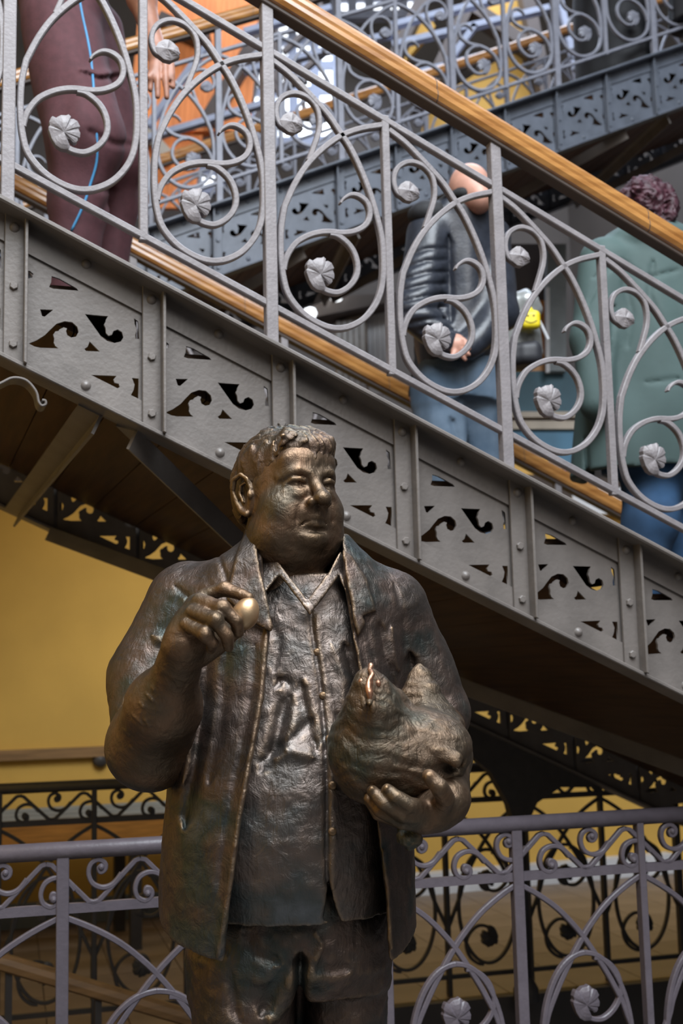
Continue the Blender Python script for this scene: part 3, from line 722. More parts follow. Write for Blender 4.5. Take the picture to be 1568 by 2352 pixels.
class Sculpt:
    def __init__(s): s.ops = []
    def u(s, p, k=.0): s.ops.append(('u', p, k)); return s
    def cut(s, p, k=.0): s.ops.append(('c', p, k)); return s
    def f(s, fn): s.ops.append(('f', fn, 0)); return s        # d = fn(P, d) on all points
    def ev(s, P, bc=None, br=0):
        d = np.full(P.shape[:-1], 1.0, np.float32)
        for op, p, k in s.ops:
            if op == 'f': d = p(P, d).astype(np.float32); continue
            if bc is not None:
                m = np.linalg.norm(bc-p.c, axis=1) < p.R+br+k+.03
                if not m.any(): continue
                v = p.fn(P[m]).astype(np.float32)
                d[m] = smin(d[m], v, k) if op == 'u' else smax(d[m], -v, k)
            else:
                v = p.fn(P).astype(np.float32); d = smin(d, v, k) if op == 'u' else smax(d, -v, k)
        return d
    def surf(s, px, py, y0=1.4, y1=3.0, out=0.0):
        """first point of the surface along the view ray of a pixel"""
        d = ray(px, py); Y = np.linspace(y0, y1, 800, dtype=np.float32)[:, None]*d[None].astype(np.float32); Y[:, 2] += E
        v = s.ev(Y[:, None, :])[:, 0]; i = int(np.argmax(v < 0)) if (v < 0).any() else int(np.argmin(v))
        p = Y[i].astype(float); return p-np.array(d)/np.linalg.norm(d)*out
    def mesh(s, name, lo, hi, vox, mt):
        lo = np.asarray(lo, np.float32); hi = np.asarray(hi, np.float32); B = 8
        nb = np.ceil((hi-lo)/vox/B).astype(int); N = nb*B
        g = np.stack(np.meshgrid(*[np.arange(k) for k in nb], indexing='ij'), -1).reshape(-1, 3)
        bc = lo+(g*B+(B-1)/2.)*vox; bc = bc.astype(np.float32)
        dc = s.ev(bc[:, None, :], bc, .0)[:, 0]
        act = np.abs(dc) < vox*B*1.5
        D = np.where(dc < 0, -1., 1.).astype(np.float32).reshape(nb)
        D = np.repeat(np.repeat(np.repeat(D, B, 0), B, 1), B, 2)
        off = np.stack(np.meshgrid(*[np.arange(B)]*3, indexing='ij'), -1).reshape(-1, 3)
        ga = g[act]; ba = bc[act]
        for i in range(0, len(ga), 1500):
            idx = ga[i:i+1500, None, :]*B+off[None]
            P = (lo+idx*vox).astype(np.float32)
            D[idx[..., 0], idx[..., 1], idx[..., 2]] = s.ev(P, ba[i:i+1500], vox*B*.87)
        S = D < 0
        c = [S[x:N[0]-1+x, y:N[1]-1+y, z:N[2]-1+z] for x in (0, 1) for y in (0, 1) for z in (0, 1)]
        cnt = sum(q.astype(np.int8) for q in c); cell = (cnt > 0) & (cnt < 8)
        ci = np.argwhere(cell); vid = np.full(cell.shape, -1, np.int32); vid[cell] = np.arange(len(ci))
        co = np.array([(x, y, z) for x in (0, 1) for y in (0, 1) for z in (0, 1)])
        val = np.stack([D[ci[:, 0]+a, ci[:, 1]+b, ci[:, 2]+e] for a, b, e in co], 1)
        acc = np.zeros((len(ci), 3), np.float32); num = np.zeros(len(ci), np.float32)
        for i in range(8):
            for j in range(i+1, 8):
                if abs(co[i]-co[j]).sum() != 1: continue
                va, vb = val[:, i], val[:, j]; m = (va < 0) != (vb < 0); t = np.where(m, va/(va-vb+1e-12), 0)
                acc += np.where(m[:, None], co[i]+(co[j]-co[i])*t[:, None], 0); num += m
        V = lo+(ci+acc/num[:, None])*vox
        Q = []
        for ax in range(3):
            sl0 = [slice(None)]*3; sl1 = [slice(None)]*3; sl0[ax] = slice(0, N[ax]-1); sl1[ax] = slice(1, N[ax])
            ch = S[tuple(sl0)] != S[tuple(sl1)]
            e = np.argwhere(ch); o1, o2 = [(1, 2), (2, 0), (0, 1)][ax]
            ok = (e[:, o1] > 0) & (e[:, o2] > 0) & (e[:, o1] < N[o1]-1) & (e[:, o2] < N[o2]-1); e = e[ok]
            fl_ = S[tuple(sl0)][e[:, 0], e[:, 1], e[:, 2]]
            q = []
            for da, db in ((-1, -1), (0, -1), (0, 0), (-1, 0)):
                k = e.copy(); k[:, o1] += da; k[:, o2] += db; q.append(vid[k[:, 0], k[:, 1], k[:, 2]])
            q = np.stack(q, 1); q[~fl_] = q[~fl_][:, ::-1]; Q.append(q)
        Q = np.concatenate(Q); Q = Q[(Q >= 0).all(1)]
        me = bpy.data.meshes.new(name); me.vertices.add(len(V)); me.vertices.foreach_set('co', V.astype(np.float32).ravel())
        me.loops.add(Q.size); me.loops.foreach_set('vertex_index', Q.ravel().astype(np.int32))
        me.polygons.add(len(Q)); me.polygons.foreach_set('loop_start', np.arange(0, Q.size, 4, dtype=np.int32))
        me.update(calc_edges=True); me.validate(); me.shade_smooth()
        if mt is not None: me.materials.append(mt)
        return me
def put(name, me, root):
    """link a mesh made in world coordinates under a thing"""
    o = bpy.data.objects.new(name, me); link(o, root); o.matrix_parent_inverse = root.matrix_world.inverted() if False else Matrix.Translation(root.location).inverted()
    return o
# ================================================================== the bronze man with egg and hen
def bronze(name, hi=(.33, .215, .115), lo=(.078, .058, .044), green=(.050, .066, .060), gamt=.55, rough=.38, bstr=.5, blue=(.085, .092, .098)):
    m = bpy.data.materials.new(name); m.use_nodes = True; nt = m.node_tree; b = nt.nodes['Principled BSDF']; N = nt.nodes.new; L = nt.links.new
    tc = N('ShaderNodeTexCoord'); ge = N('ShaderNodeNewGeometry')
    n1 = N('ShaderNodeTexNoise'); n1.inputs['Scale'].default_value = 7; n1.inputs['Detail'].default_value = 6; L(tc.outputs['Object'], n1.inputs['Vector'])
    r1 = N('ShaderNodeValToRGB'); r1.color_ramp.elements[0].position = .40; r1.color_ramp.elements[1].position = .62
    r1.color_ramp.elements[0].color = (*lo, 1); r1.color_ramp.elements[1].color = (*[l*(1-gamt)+g*gamt*1.0 for l, g in zip(lo, green)], 1)
    e = r1.color_ramp.elements.new(.5); e.color = (lo[0]*1.5, lo[1]*1.32, lo[2]*1.25, 1)
    e = r1.color_ramp.elements.new(.70); e.color = (*blue, 1)  # bluish default paints sky reflection into the bronze colour
    L(n1.outputs[0], r1.inputs[0])
    r2 = N('ShaderNodeValToRGB'); r2.color_ramp.elements[0].position = .505; r2.color_ramp.elements[1].position = .60
    r2.color_ramp.elements[0].color = (0, 0, 0, 1); r2.color_ramp.elements[1].color = (1, 1, 1, 1)
    L(ge.outputs['Pointiness'], r2.inputs[0])
    n3 = N('ShaderNodeTexNoise'); n3.inputs['Scale'].default_value = 26; n3.inputs['Detail'].default_value = 5; L(tc.outputs['Object'], n3.inputs['Vector'])
    mu = N('ShaderNodeMath'); mu.operation = 'MULTIPLY'; L(r2.outputs[0], mu.inputs[0]); L(n3.outputs[0], mu.inputs[1])
    mu2 = N('ShaderNodeMath'); mu2.operation = 'MULTIPLY_ADD'; mu2.inputs[1].default_value = 1.5; mu2.inputs[2].default_value = 0.0; L(mu.outputs[0], mu2.inputs[0]); mu2.use_clamp = True
    mx = N('ShaderNodeMix'); mx.data_type = 'RGBA'; L(mu2.outputs[0], mx.inputs[0]); L(r1.outputs[0], mx.inputs[6]); mx.inputs[7].default_value = (*hi, 1)
    L(mx.outputs[2], b.inputs['Base Color'])
    b.inputs['Metallic'].default_value = .82
    rr = N('ShaderNodeMapRange'); rr.inputs[3].default_value = rough-.09; rr.inputs[4].default_value = rough+.13; L(n3.outputs[0], rr.inputs[0]); L(rr.outputs[0], b.inputs['Roughness'])
    n4 = N('ShaderNodeTexNoise'); n4.inputs['Scale'].default_value = 38; n4.inputs['Detail'].default_value = 9; n4.inputs['Roughness'].default_value = .62; n4.inputs['Distortion'].default_value = .7; L(tc.outputs['Object'], n4.inputs['Vector'])
    mp = N('ShaderNodeMapping'); mp.inputs['Rotation'].default_value = (.4, .5, .3); mp.inputs['Scale'].default_value = (95, 130, 22); L(tc.outputs['Object'], mp.inputs[0])
    n5 = N('ShaderNodeTexNoise'); n5.inputs['Scale'].default_value = 1.0; n5.inputs['Detail'].default_value = 3; n5.inputs['Distortion'].default_value = 1.2; L(mp.outputs[0], n5.inputs['Vector'])
    ad = N('ShaderNodeMath'); ad.operation = 'MULTIPLY_ADD'; ad.inputs[1].default_value = .35; L(n5.outputs[0], ad.inputs[0]); L(n4.outputs[0], ad.inputs[2])
    bp = N('ShaderNodeBump'); bp.inputs['Strength'].default_value = bstr; bp.inputs['Distance'].default_value = .008; L(ad.outputs[0], bp.inputs['Height']); L(bp.outputs[0], b.inputs['Normal'])
    return m
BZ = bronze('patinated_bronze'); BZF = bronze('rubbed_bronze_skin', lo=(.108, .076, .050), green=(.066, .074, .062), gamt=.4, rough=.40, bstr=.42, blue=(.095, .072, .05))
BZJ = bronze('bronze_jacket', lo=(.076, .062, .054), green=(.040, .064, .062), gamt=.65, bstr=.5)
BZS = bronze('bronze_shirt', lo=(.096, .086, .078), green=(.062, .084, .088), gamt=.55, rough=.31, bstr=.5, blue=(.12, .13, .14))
BZH = bronze('bronze_hen', lo=(.098, .076, .054), green=(.048, .075, .063), gamt=.65, bstr=.8)
COP = bronze('polished_copper', hi=(.48, .28, .18), lo=(.27, .15, .095), green=(.3, .2, .12), gamt=.2, rough=.3, bstr=.3)
EGG = bronze('polished_egg', hi=(.55, .40, .25), lo=(.42, .29, .165), green=(.30, .21, .12), gamt=.35, rough=.38, bstr=.08, blue=(.36, .26, .15))

man = empty('bronze_statue', (float(at(665, 1300, 2.25)[0]), 2.25, 0))
tag(man, 'bronze statue of a stout man in open jacket, holding an egg and a hen', 'statue')
S1 = 2.25/F
def row(py, xl, xr, Yc, b):
    p = at((xl+xr)/2, py, Yc); return (p[2], p[0], (xr-xl)/2*Yc/F, Yc, b)
clay = lambda amp, f, seed=0: (lambda P, d: d+np.where(np.abs(d) < .03, amp*(NZ(P+seed, f)+.5*NZ(P+seed+5, f*2.3)), 0))

def PX(P): return project(P)
front = lambda P: P[..., 1]-2.25
def groove(pts, rr, depth, sgn=1, ym=2.26):
    """folds drawn as view-plane strokes on the front of a garment; sgn 1 carves, -1 raises"""
    V = np.asarray(pts, np.float32)
    def fn(P, d):
        m = (np.abs(d) < .04) & (P[..., 1] < ym)
        if not m.any(): return d
        px, py = PX(P[m]); best = np.full(px.shape, 1e9, np.float32)
        for i in range(len(V)-1):
            ax, ay = V[i]; ex, ey = V[i+1]-V[i]; wx, wy = px-ax, py-ay; t = np.clip((wx*ex+wy*ey)/(ex*ex+ey*ey+1e-6), 0, 1)
            tw = np.minimum(1, 4*np.minimum(t+i, len(V)-1-t-i)+.25)
            best = np.minimum(best, np.sqrt((wx-ex*t)**2+(wy-ey*t)**2)/np.maximum(tw, .3))
        d = d.copy(); d[m] += sgn*depth*np.exp(-(best/rr)**2); return d
    return fn
# ---- head
HO = at(659, 1130, 2.20); PSI = radians(33); cp, sp_ = cos(PSI), sin(PSI)
HR = np.array([[cp, -sp_, 0], [sp_, cp, 0], [0, 0, 1]])
hl = lambda x, y, z: HO+HR@np.array([x, y, z])
body = Sculpt()
def E_(c, r, k, rot=HR): body.u(ell(hl(*c), r, rot), k)
E_((0, .018, .030), (.078, .100, .086), 0)
E_((0, -.018, -.028), (.072, .082, .092), .03)
E_((0, -.012, -.086), (.080, .080, .054), .03)
E_((0, -.008, -.118), (.072, .072, .040), .025)
body.u(cone(hl(0, .022, -.10), hl(0, .030, -.19), .070, .080), .02)
for s in (-1, 1):
    E_((s*.044, -.058, -.045), (.033, .034, .036), .025)
    E_((s*.052, -.036, -.090), (.032, .040, .034), .025)
E_((0, -.084, -.092), (.027, .021, .019), .018)                       # chin
E_((0, -.076, .044), (.054, .022, .030), .03)                        # forehead
body.u(chain([hl(-.052, -.068, .014), hl(-.032, -.093, .021), hl(-.010, -.096, .016)], [.008, .0100, .009]), .010)
body.u(chain([hl(.052, -.068, .014), hl(.032, -.093, .021), hl(.010, -.096, .016)], [.008, .0100, .009]), .010)
for s in (-1, 1):
    body.cut(ell(hl(s*.032, -.108, .003), (.019, .021, .0125), HR), .012)   # eye sockets
    body.u(ell(hl(s*.031, -.0800, -.001), (.0145, .0135, .0115), HR), .002)
    body.u(chain([hl(s*.050, -.0775, -.002), hl(s*.042, -.0905, .0070), hl(s*.030, -.0965, .0088), hl(s*.020, -.094, .0055), hl(s*.014, -.0895, -.002)], [.0034, .0042, .0046, .0042, .003]), .003)
    body.u(chain([hl(s*.049, -.0785, -.004), hl(s*.040, -.0895, -.0100), hl(s*.030, -.0950, -.0115), hl(s*.019, -.0925, -.0085)], [.003, .0032, .0034, .003]), .005)
    body.u(chain([hl(s*.048, -.0785, -.013), hl(s*.038, -.0905, -.0195), hl(s*.026, -.094, -.018), hl(s*.018, -.092, -.013)], [.004, .0055, .0055, .004]), .008)
    body.cut(ell(hl(s*.029, -.0945, .0000), (.0036, .003, .0036), HR), .0015)
body.u(cone(hl(0, -.090, .014), hl(0, -.119, -.024), .0090, .0125), .010)
body.u(ell(hl(0, -.122, -.028), (.0160, .0145, .0125), HR), .006)
for s in (-1, 1):
    body.u(ell(hl(s*.0155, -.106, -.033), (.0100, .013, .0090), HR), .005)
    body.cut(ell(hl(s*.0075, -.1155, -.0395), (.0035, .005, .003), HR), .003)
    body.cut(chain([hl(s*.020, -.104, -.026), hl(s*.031, -.100, -.045), hl(s*.036, -.094, -.062)], [.0014, .0022, .0014]), .012)
E_((0, -.086, -.049), (.032, .018, .016), .014)
body.cut(cone(hl(0, -.1105, -.041), hl(0, -.1090, -.052), .0020, .0028), .006)
body.u(chain([hl(-.029, -.0835, -.0705), hl(-.014, -.0975, -.0605), hl(0, -.1020, -.0595), hl(.014, -.0975, -.0605), hl(.029, -.0835, -.0705)], [.003, .0040, .0044, .0040, .003]), .007)
body.u(chain([hl(-.024, -.0860, -.0745), hl(-.012, -.0965, -.0715), hl(0, -.0995, -.0720), hl(.012, -.0965, -.0715), hl(.024, -.0860, -.0745)], [.003, .0048, .0056, .0048, .003]), .008)
body.cut(chain([hl(-.031, -.0870, -.0728), hl(-.014, -.1035, -.0652), hl(0, -.1075, -.0648), hl(.014, -.1035, -.0652), hl(.031, -.0870, -.0728)], [.0012, .0018, .0020, .0018, .0012]), .002)
body.cut(ell(hl(0, -.1005, -.0825), (.022, .0045, .0035), HR), .012)
for s in (-1, 1):                                                     # ears
    ex = lambda y, z, o=0: hl(s*(.079+o), y, z)
    E_((s*.076, .012, -.012), (.010, .024, .036), .006)
    body.cut(ell(ex(.010, -.012, .010), (.009, .014, .023), HR), .006)
    body.u(chain([ex(-.008, .000, .002), ex(-.004, .018, .006), ex(.010, .027, .011), ex(.028, .020, .015), ex(.034, .000, .014), ex(.028, -.022, .010), ex(.016, -.038, .006), ex(.004, -.044, .003)], [.003, .004, .0045, .0048, .0045, .0045, .006, .0065]), .003)
    body.u(chain([ex(.004, .012, .006), ex(.016, .008, .008), ex(.020, -.006, .008), ex(.012, -.022, .006)], [.0028, .003, .003, .0028]), .003)
    body.u(ell(ex(-.010, -.010, .004), (.005, .005, .008), HR), .004)
# ---- bare right arm (left in the view), raised, fingers on an egg
A = at
elb = A(347, 1705, 2.16); wri = A(410, 1530, 1.99)
body.u(cone(A(420, 1400, 2.27), elb, .060, .066), .02)
body.u(cone(elb, A(376, 1622, 2.06), .0725, .062), .03); body.u(cone(A(376, 1622, 2.06), wri, .061, .033), .02)
body.u(ell(A(343, 1728, 2.15), (.066, .060, .062)), .03)
def Zh(a, b, Y): return A(240+.2806*a, 1300+.2806*b, Y)
body.u(cone(wri, Zh(640, 640, 1.955), .0325, .034), .02)
body.u(ell(Zh(690, 520, 1.945), (.028, .020, .036)), .02)
body.u(cone(Zh(660, 660, 1.955), Zh(760, 340, 1.955), .026, .022), .015)
body.u(chain([Zh(770, 330, 1.965), Zh(815, 245, 1.965), Zh(980, 192, 1.955), Zh(1090, 222, 1.945), Zh(1180, 262, 1.935)], [.0150, .0125, .0112, .0100, .0085]), .006)
body.u(chain([Zh(730, 380, 1.945), Zh(775, 285, 1.935), Zh(960, 345, 1.905), Zh(1075, 450, 1.905), Zh(1095, 540, 1.915)], [.0150, .0125, .0118, .0105, .0092]), .005)
body.u(chain([Zh(690, 450, 1.940), Zh(725, 375, 1.925), Zh(905, 445, 1.890), Zh(1005, 575, 1.893), Zh(1015, 665, 1.905)], [.0150, .0125, .0115, .0103, .0088]), .005)
body.u(chain([Zh(660, 540, 1.940), Zh(675, 480, 1.925), Zh(820, 560, 1.895), Zh(885, 630, 1.900), Zh(870, 680, 1.915)], [.0145, .0120, .0108, .0096, .0085]), .005)
body.u(chain([Zh(640, 740, 1.965), Zh(800, 735, 1.975), Zh(960, 640, 1.965), Zh(1120, 500, 1.950)], [.0220, .0165, .0130, .0095]), .012)
for a_, b_, Y_ in ((985, 188, 1.955), (965, 340, 1.905), (910, 442, 1.890), (822, 556, 1.895)): body.u(ell(Zh(a_, b_, Y_-.003), (.0118, .0118, .0118)), .006)
# ---- left arm under the hen
def Zk(a, b, Y): return A(740+.2296*a, 1480+.2296*b, Y)
elbL = A(985, 1655, 2.30)
body.u(cone(A(880, 1400, 2.29), elbL, .058, .060), .02)
body.u(cone(elbL, A(1012, 1740, 2.16), .062, .052), .03); body.u(cone(A(1012, 1740, 2.16), Zk(1250, 1540, 2.00), .050, .036), .02)
body.u(ell(Zk(1130, 1660, 1.98), (.036, .030, .032)), .02); body.u(cone(Zk(1240, 1560, 1.99), Zk(1000, 1740, 1.965), .032, .024), .02)
body.u(chain([Zk(1040, 1670, 1.955), Zk(870, 1610, 1.925), Zk(740, 1530, 1.918), Zk(650, 1455, 1.925)], [.0170, .0128, .0115, .0095]), .006)
body.u(chain([Zk(1000, 1730, 1.955), Zk(800, 1705, 1.930), Zk(620, 1590, 1.925), Zk(500, 1470, 1.935)], [.0170, .0128, .0115, .0094]), .005)
body.u(chain([Zk(1000, 1780, 1.962), Zk(800, 1775, 1.945), Zk(580, 1670, 1.945), Zk(470, 1540, 1.955)], [.0160, .0120, .0108, .0090]), .005)
body.u(chain([Zk(1020, 1790, 1.985), Zk(820, 1800, 1.985), Zk(560, 1700, 1.985), Zk(430, 1500, 1.985)], [.0150, .0110, .0100, .0085]), .005)
body.u(chain([Zk(1160, 1640, 1.960), Zk(1225, 1540, 1.935), Zk(1170, 1425, 1.915), Zk(1065, 1320, 1.915)], [.0200, .0160, .0138, .0112]), .010)
for z_, r_ in ((Zk(640, 1440, 1.915), .005), (Zk(492, 1452, 1.926), .0045), (Zk(1062, 1322, 1.905), .006)): body.u(ell(z_, (r_, .003, r_*1.2)), .002)
# torso core keeps the figure in one piece
core = loft([row(1330, 590, 800, 2.24, .075), row(1400, 500, 870, 2.26, .09), row(1700, 480, 880, 2.27, .11), row(2000, 470, 870, 2.27, .12), row(2150, 480, 860, 2.27, .11)])
body.u(core, .02)
for g in ([(282, 1672), (296, 1690)], [(302, 1640), (330, 1668)], [(318, 1610), (330, 1628)], [(334, 1592), (352, 1612)], [(296, 1712), (304, 1722)], [(346, 1575), (356, 1590)], [(330, 1650), (344, 1672)]): body.f(groove(g, 3.0, .0022, -1))
body.f(clay(.0007, 45.)); body.f(clay(.00045, 130., 9))

# ---- hair
hair = Sculpt()
hair.u(ell(hl(0, .020, .034), (.0845, .106, .0895), HR)); hair.u(ell(hl(0, .055, -.005), (.078, .068, .075), HR), .02)
hair.u(ell(hl(.005, -.060, .072), (.058, .040, .030), HR), .02)
for i in range(13):
    t_ = (i-6)/6.; x_ = t_*.054; z_ = .0455+.010*t_*t_+(.003 if i % 2 else -.001)
    hair.u(chain([hl(x_*.55+.004, -.045, .104), hl(x_*.85, -.078, .084), hl(x_, -.0955+.030*t_*t_, z_)], [.008, .0085, .0052]), .007)
def haircut(P, d):
    q = (P-HO)@HR; x, y, z = q[..., 0], q[..., 1], q[..., 2]
    lim = np.interp(y, [-.12, -.095, -.075, -.062, -.050, -.028, -.012, .012, .045, .08, .13], [.046, .044, .046, .050, .040, .012, -.008, .018, -.030, -.065, -.07])
    ax_ = np.abs(x)
    d = smax(d, lim-z, .004)
    g = .0016*np.sin((x*cos(.3)+y*.5)*420+6*NZ(P, 30.)) + .0036*NZ(P*np.array([1, 1, .45], np.float32), 66.)+.0034*np.round(2*NZ(P, 30.))/2
    return d+g
hair.f(haircut)

# ---- shirt
tor = loft([row(1325, 585, 800, 2.235, .085), row(1370, 520, 850, 2.25, .110), row(1430, 480, 880, 2.255, .128), row(1500, 465, 895, 2.255, .142), row(1600, 458, 900, 2.255, .158), row(1700, 452, 905, 2.25, .178), row(1800, 446, 905, 2.25, .196), row(1900, 442, 905, 2.25, .204), row(2000, 440, 902, 2.25, .198), row(2080, 446, 898, 2.25, .184)])
shirt = Sculpt().u(tor)
for g in ([(712, 1400), (718, 1450), (735, 1560), (745, 1680), (750, 1800), (750, 1960), (752, 2040)],): shirt.f(groove(g, 5, .006))
shirt.f(groove([(728, 1410), (734, 1500), (752, 1600), (766, 1700), (768, 1900), (764, 2040)], 14, .0035, -1))
for g, w_, dp in (([(640, 1560), (660, 1580), (640, 1680), (622, 1740)], 17, .010), ([(690, 1570), (705, 1640), (725, 1720)], 15, .007), ([(665, 1600), (640, 1700), (600, 1770)], 18, .007), ([(720, 1650), (680, 1690), (600, 1750)], 10, .006), ([(790, 1480), (815, 1560), (800, 1640)], 12, .008), ([(770, 1640), (800, 1660), (830, 1640)], 10, .006), ([(610, 1420), (640, 1470), (630, 1540)], 12, .005)):
    shirt.f(groove(g, w_, dp))
for g, w_, dp in (([(650, 1570), (668, 1640), (655, 1720)], 18, .007), ([(700, 1560), (715, 1630), (730, 1700)], 14, .005), ([(620, 1740), (670, 1725), (720, 1740)], 14, .006), ([(760, 1480), (790, 1560), (790, 1620)], 14, .005)):
    shirt.f(groove(g, w_, dp, -1))
def hem(P, d):
    px, py = PX(P); m = P[..., 1] < 2.26
    w_ = np.where(m, poly2(px, py, [(748, 2000), (752, 2040), (742, 2110), (790, 2140), (772, 2090)])*.0008, 1.)
    return smax(d, -w_.astype(np.float32), .004)
shirt.f(hem); shirt.f(clay(.0013, 32., 3)); shirt.f(clay(.0005, 90., 4))
# collar flaps and jacket lapels lie on the garments below them
def flap(S, base, poly, off, th, lift=None, k=.004):
    def fn(P, d):
        m = P[..., 1] < 2.30
        bd = base.fn(P); px, py = PX(P)
        o = off if lift is None else off+lift(px, py)
        pl = poly2(px, py, poly)*.00078
        v = smax(np.abs(bd-o)-th/2, pl, .003)
        return np.where(m, smin(d, v.astype(np.float32), k), d)
    S.f(fn)
collar = Sculpt()
neckb = loft([row(1225, 590, 790, 2.225, .083), row(1270, 583, 795, 2.228, .090), row(1320, 575, 808, 2.235, .098), row(1370, 520, 850, 2.25, .116), row(1430, 480, 880, 2.255, .133)])
flap(collar, neckb, [(572, 1222), (600, 1235), (650, 1305), (706, 1378), (712, 1412), (664, 1350), (640, 1322), (604, 1368), (588, 1330), (574, 1270)], .012, .010, lambda x, y: .010*np.clip((y-1300)/60, 0, 1))
flap(collar, neckb, [(782, 1262), (796, 1300), (798, 1376), (778, 1322), (750, 1362), (712, 1412), (706, 1378), (752, 1318)], .012, .010, lambda x, y: .010*np.clip((y-1310)/60, 0, 1))
collar.f(clay(.0010, 60., 6))
# ---- jacket
jout = loft([row(1232, 566, 800, 2.235, .085), row(1262, 528, 826, 2.24, .108), row(1300, 462, 866, 2.25, .130), row(1350, 415, 905, 2.26, .148), row(1400, 396, 925, 2.262, .160), row(1500, 402, 926, 2.262, .174), row(1600, 412, 925, 2.26, .186), row(1700, 402, 930, 2.258, .202), row(1800, 394, 936, 2.256, .216), row(1900, 385, 941, 2.255, .222), row(2000, 380, 944, 2.255, .222), row(2100, 378, 944, 2.255, .218), row(2230, 378, 944, 2.255, .212)], 2.3)
jack = Sculpt().u(jout)
jack.u(cone(A(438, 1392, 2.26), A(356, 1560, 2.235), .084, .080), .04); jack.u(cone(A(356, 1560, 2.235), A(356, 1655, 2.19), .080, .079), .03)
jack.u(cone(A(890, 1402, 2.27), A(950, 1545, 2.30), .078, .072), .04); jack.u(cone(A(950, 1545, 2.30), A(992, 1640, 2.30), .071, .072), .03)
openp = [(600, 1210), (606, 1330), (618, 1400), (621, 1445), (606, 1600), (579, 1750), (553, 1900), (532, 2050), (503, 2290), (915, 2290), (893, 2190), (884, 2050), (872, 1950), (852, 1800), (836, 1620), (818, 1500), (802, 1420), (790, 1330), (784, 1210)]
zhem = float(at(505, 2212, 2.05)[2])
def jcut(P, d):
    inner = jout.fn(P)+.026
    d2 = smax(d, -inner, .003)                       # hollow
    px, py = PX(P); w_ = poly2(px, py, openp)*.00078
    w_ = np.where(P[..., 1] < 2.23, w_, 1.)
    zc = np.where(P[..., 0] < -.05, zhem+.34*np.maximum(P[..., 1]-2.05, 0), zhem-.02+.30*np.maximum(P[..., 1]-2.10, 0))
    d2 = smax(d2, (zc-P[..., 2]).astype(np.float32), .004)
    return smax(d2, -w_.astype(np.float32), .005)
# rolled front edges, lapels, seams
def edge(pts, rr, raise_):
    return groove(pts, rr, raise_, -1)
jack.f(edge([(612, 1450), (598, 1600), (571, 1750), (545, 1900), (524, 2050), (500, 2200)], 9, .007)); jack.f(groove([(585, 1480), (575, 1600), (548, 1750), (520, 1900), (500, 2050)], 8, .003))
jack.f(edge([(881, 1950), (893, 2050), (899, 2180)], 8, .006)); jack.f(edge([(800, 1440), (822, 1500), (840, 1620)], 7, .006))
for g, w_, dp in (([(480, 1480), (472, 1600), (450, 1760), (425, 1900)], 16, .012), ([(520, 1490), (510, 1640), (480, 1800)], 14, .006), ([(400, 1345), (430, 1370), (448, 1410)], 6, .0035), ([(375, 1470), (430, 1500), (395, 1540)], 9, .006), ([(290, 1610), (330, 1580), (380, 1560)], 9, .008), ([(280, 1640), (310, 1600)], 7, .005), ([(870, 1430), (885, 1520), (905, 1590)], 9, .006), ([(905, 1340), (925, 1420), (930, 1500)], 8, .0025), ([(840, 1440), (860, 1520)], 6, .0025), ([(940, 1500), (955, 1580), (935, 1630)], 12, .010), ([(500, 1270), (520, 1330), (520, 1380)], 5, .004), ([(930, 1930), (935, 2050)], 6, .003)):
    jack.f(groove(g, w_, dp))
for g, w_, dp in (([(350, 1460), (410, 1490), (380, 1520)], 12, .006), ([(270, 1640), (300, 1590), (350, 1555)], 10, .006), ([(960, 1540), (990, 1600), (1020, 1640)], 12, .007), ([(900, 1440), (915, 1540)], 10, .005), ([(450, 1500), (440, 1650), (420, 1800)], 14, .005)):
    jack.f(groove(g, w_, dp, -1))
jack.f(jcut)
flap(jack, jout, [(566, 1214), (586, 1240), (602, 1330), (628, 1440), (622, 1452), (585, 1432), (560, 1432), (556, 1405), (520, 1380), (540, 1280)], .007, .013)
flap(jack, jout, [(784, 1258), (806, 1275), (842, 1330), (864, 1404), (834, 1416), (840, 1430), (822, 1466), (812, 1430), (798, 1340)], .007, .013)
jack.f(clay(.0013, 30., 11)); jack.f(clay(.0005, 85., 12))
# ---- trousers
tro = Sculpt()
tro.u(loft([row(2020, 450, 890, 2.27, .165), row(2100, 446, 890, 2.27, .168), row(2200, 442, 888, 2.27, .165), row(2260, 446, 884, 2.275, .14)]))
tro.u(loft([row(2180, 445, 690, 2.25, .12), row(2300, 446, 694, 2.24, .125), row(2450, 455, 690, 2.24, .115), row(2750, 480, 668, 2.24, .095), row(3050, 490, 660, 2.25, .085), row(3290, 486, 664, 2.25, .088)]), .03)
tro.u(loft([row(2180, 680, 888, 2.30, .12), row(2300, 692, 884, 2.30, .12), row(2450, 696, 880, 2.30, .112), row(2750, 705, 870, 2.30, .095), row(3050, 710, 862, 2.31, .085), row(3290, 706, 866, 2.31, .088)]), .02)
tro.f(groove([(690, 2190), (688, 2280), (686, 2400)], 12, .03)); tro.f(groove([(700, 2200), (640, 2260), (600, 2330)], 22, .010)); tro.f(groove([(720, 2215), (760, 2230), (800, 2220)], 16, .007)); tro.f(groove([(690, 2215), (650, 2280), (620, 2350)], 20, .008, -1)); tro.f(groove([(530, 2230), (540, 2320), (560, 2360)], 10, .006))
tro.f(groove([(560, 2140), (590, 2190), (640, 2210)], 14, .006)); tro.f(groove([(720, 2140), (740, 2170), (720, 2230)], 7, .006, -1))
tro.f(clay(.0022, 32., 21)); tro.f(clay(.0014, 80., 22))
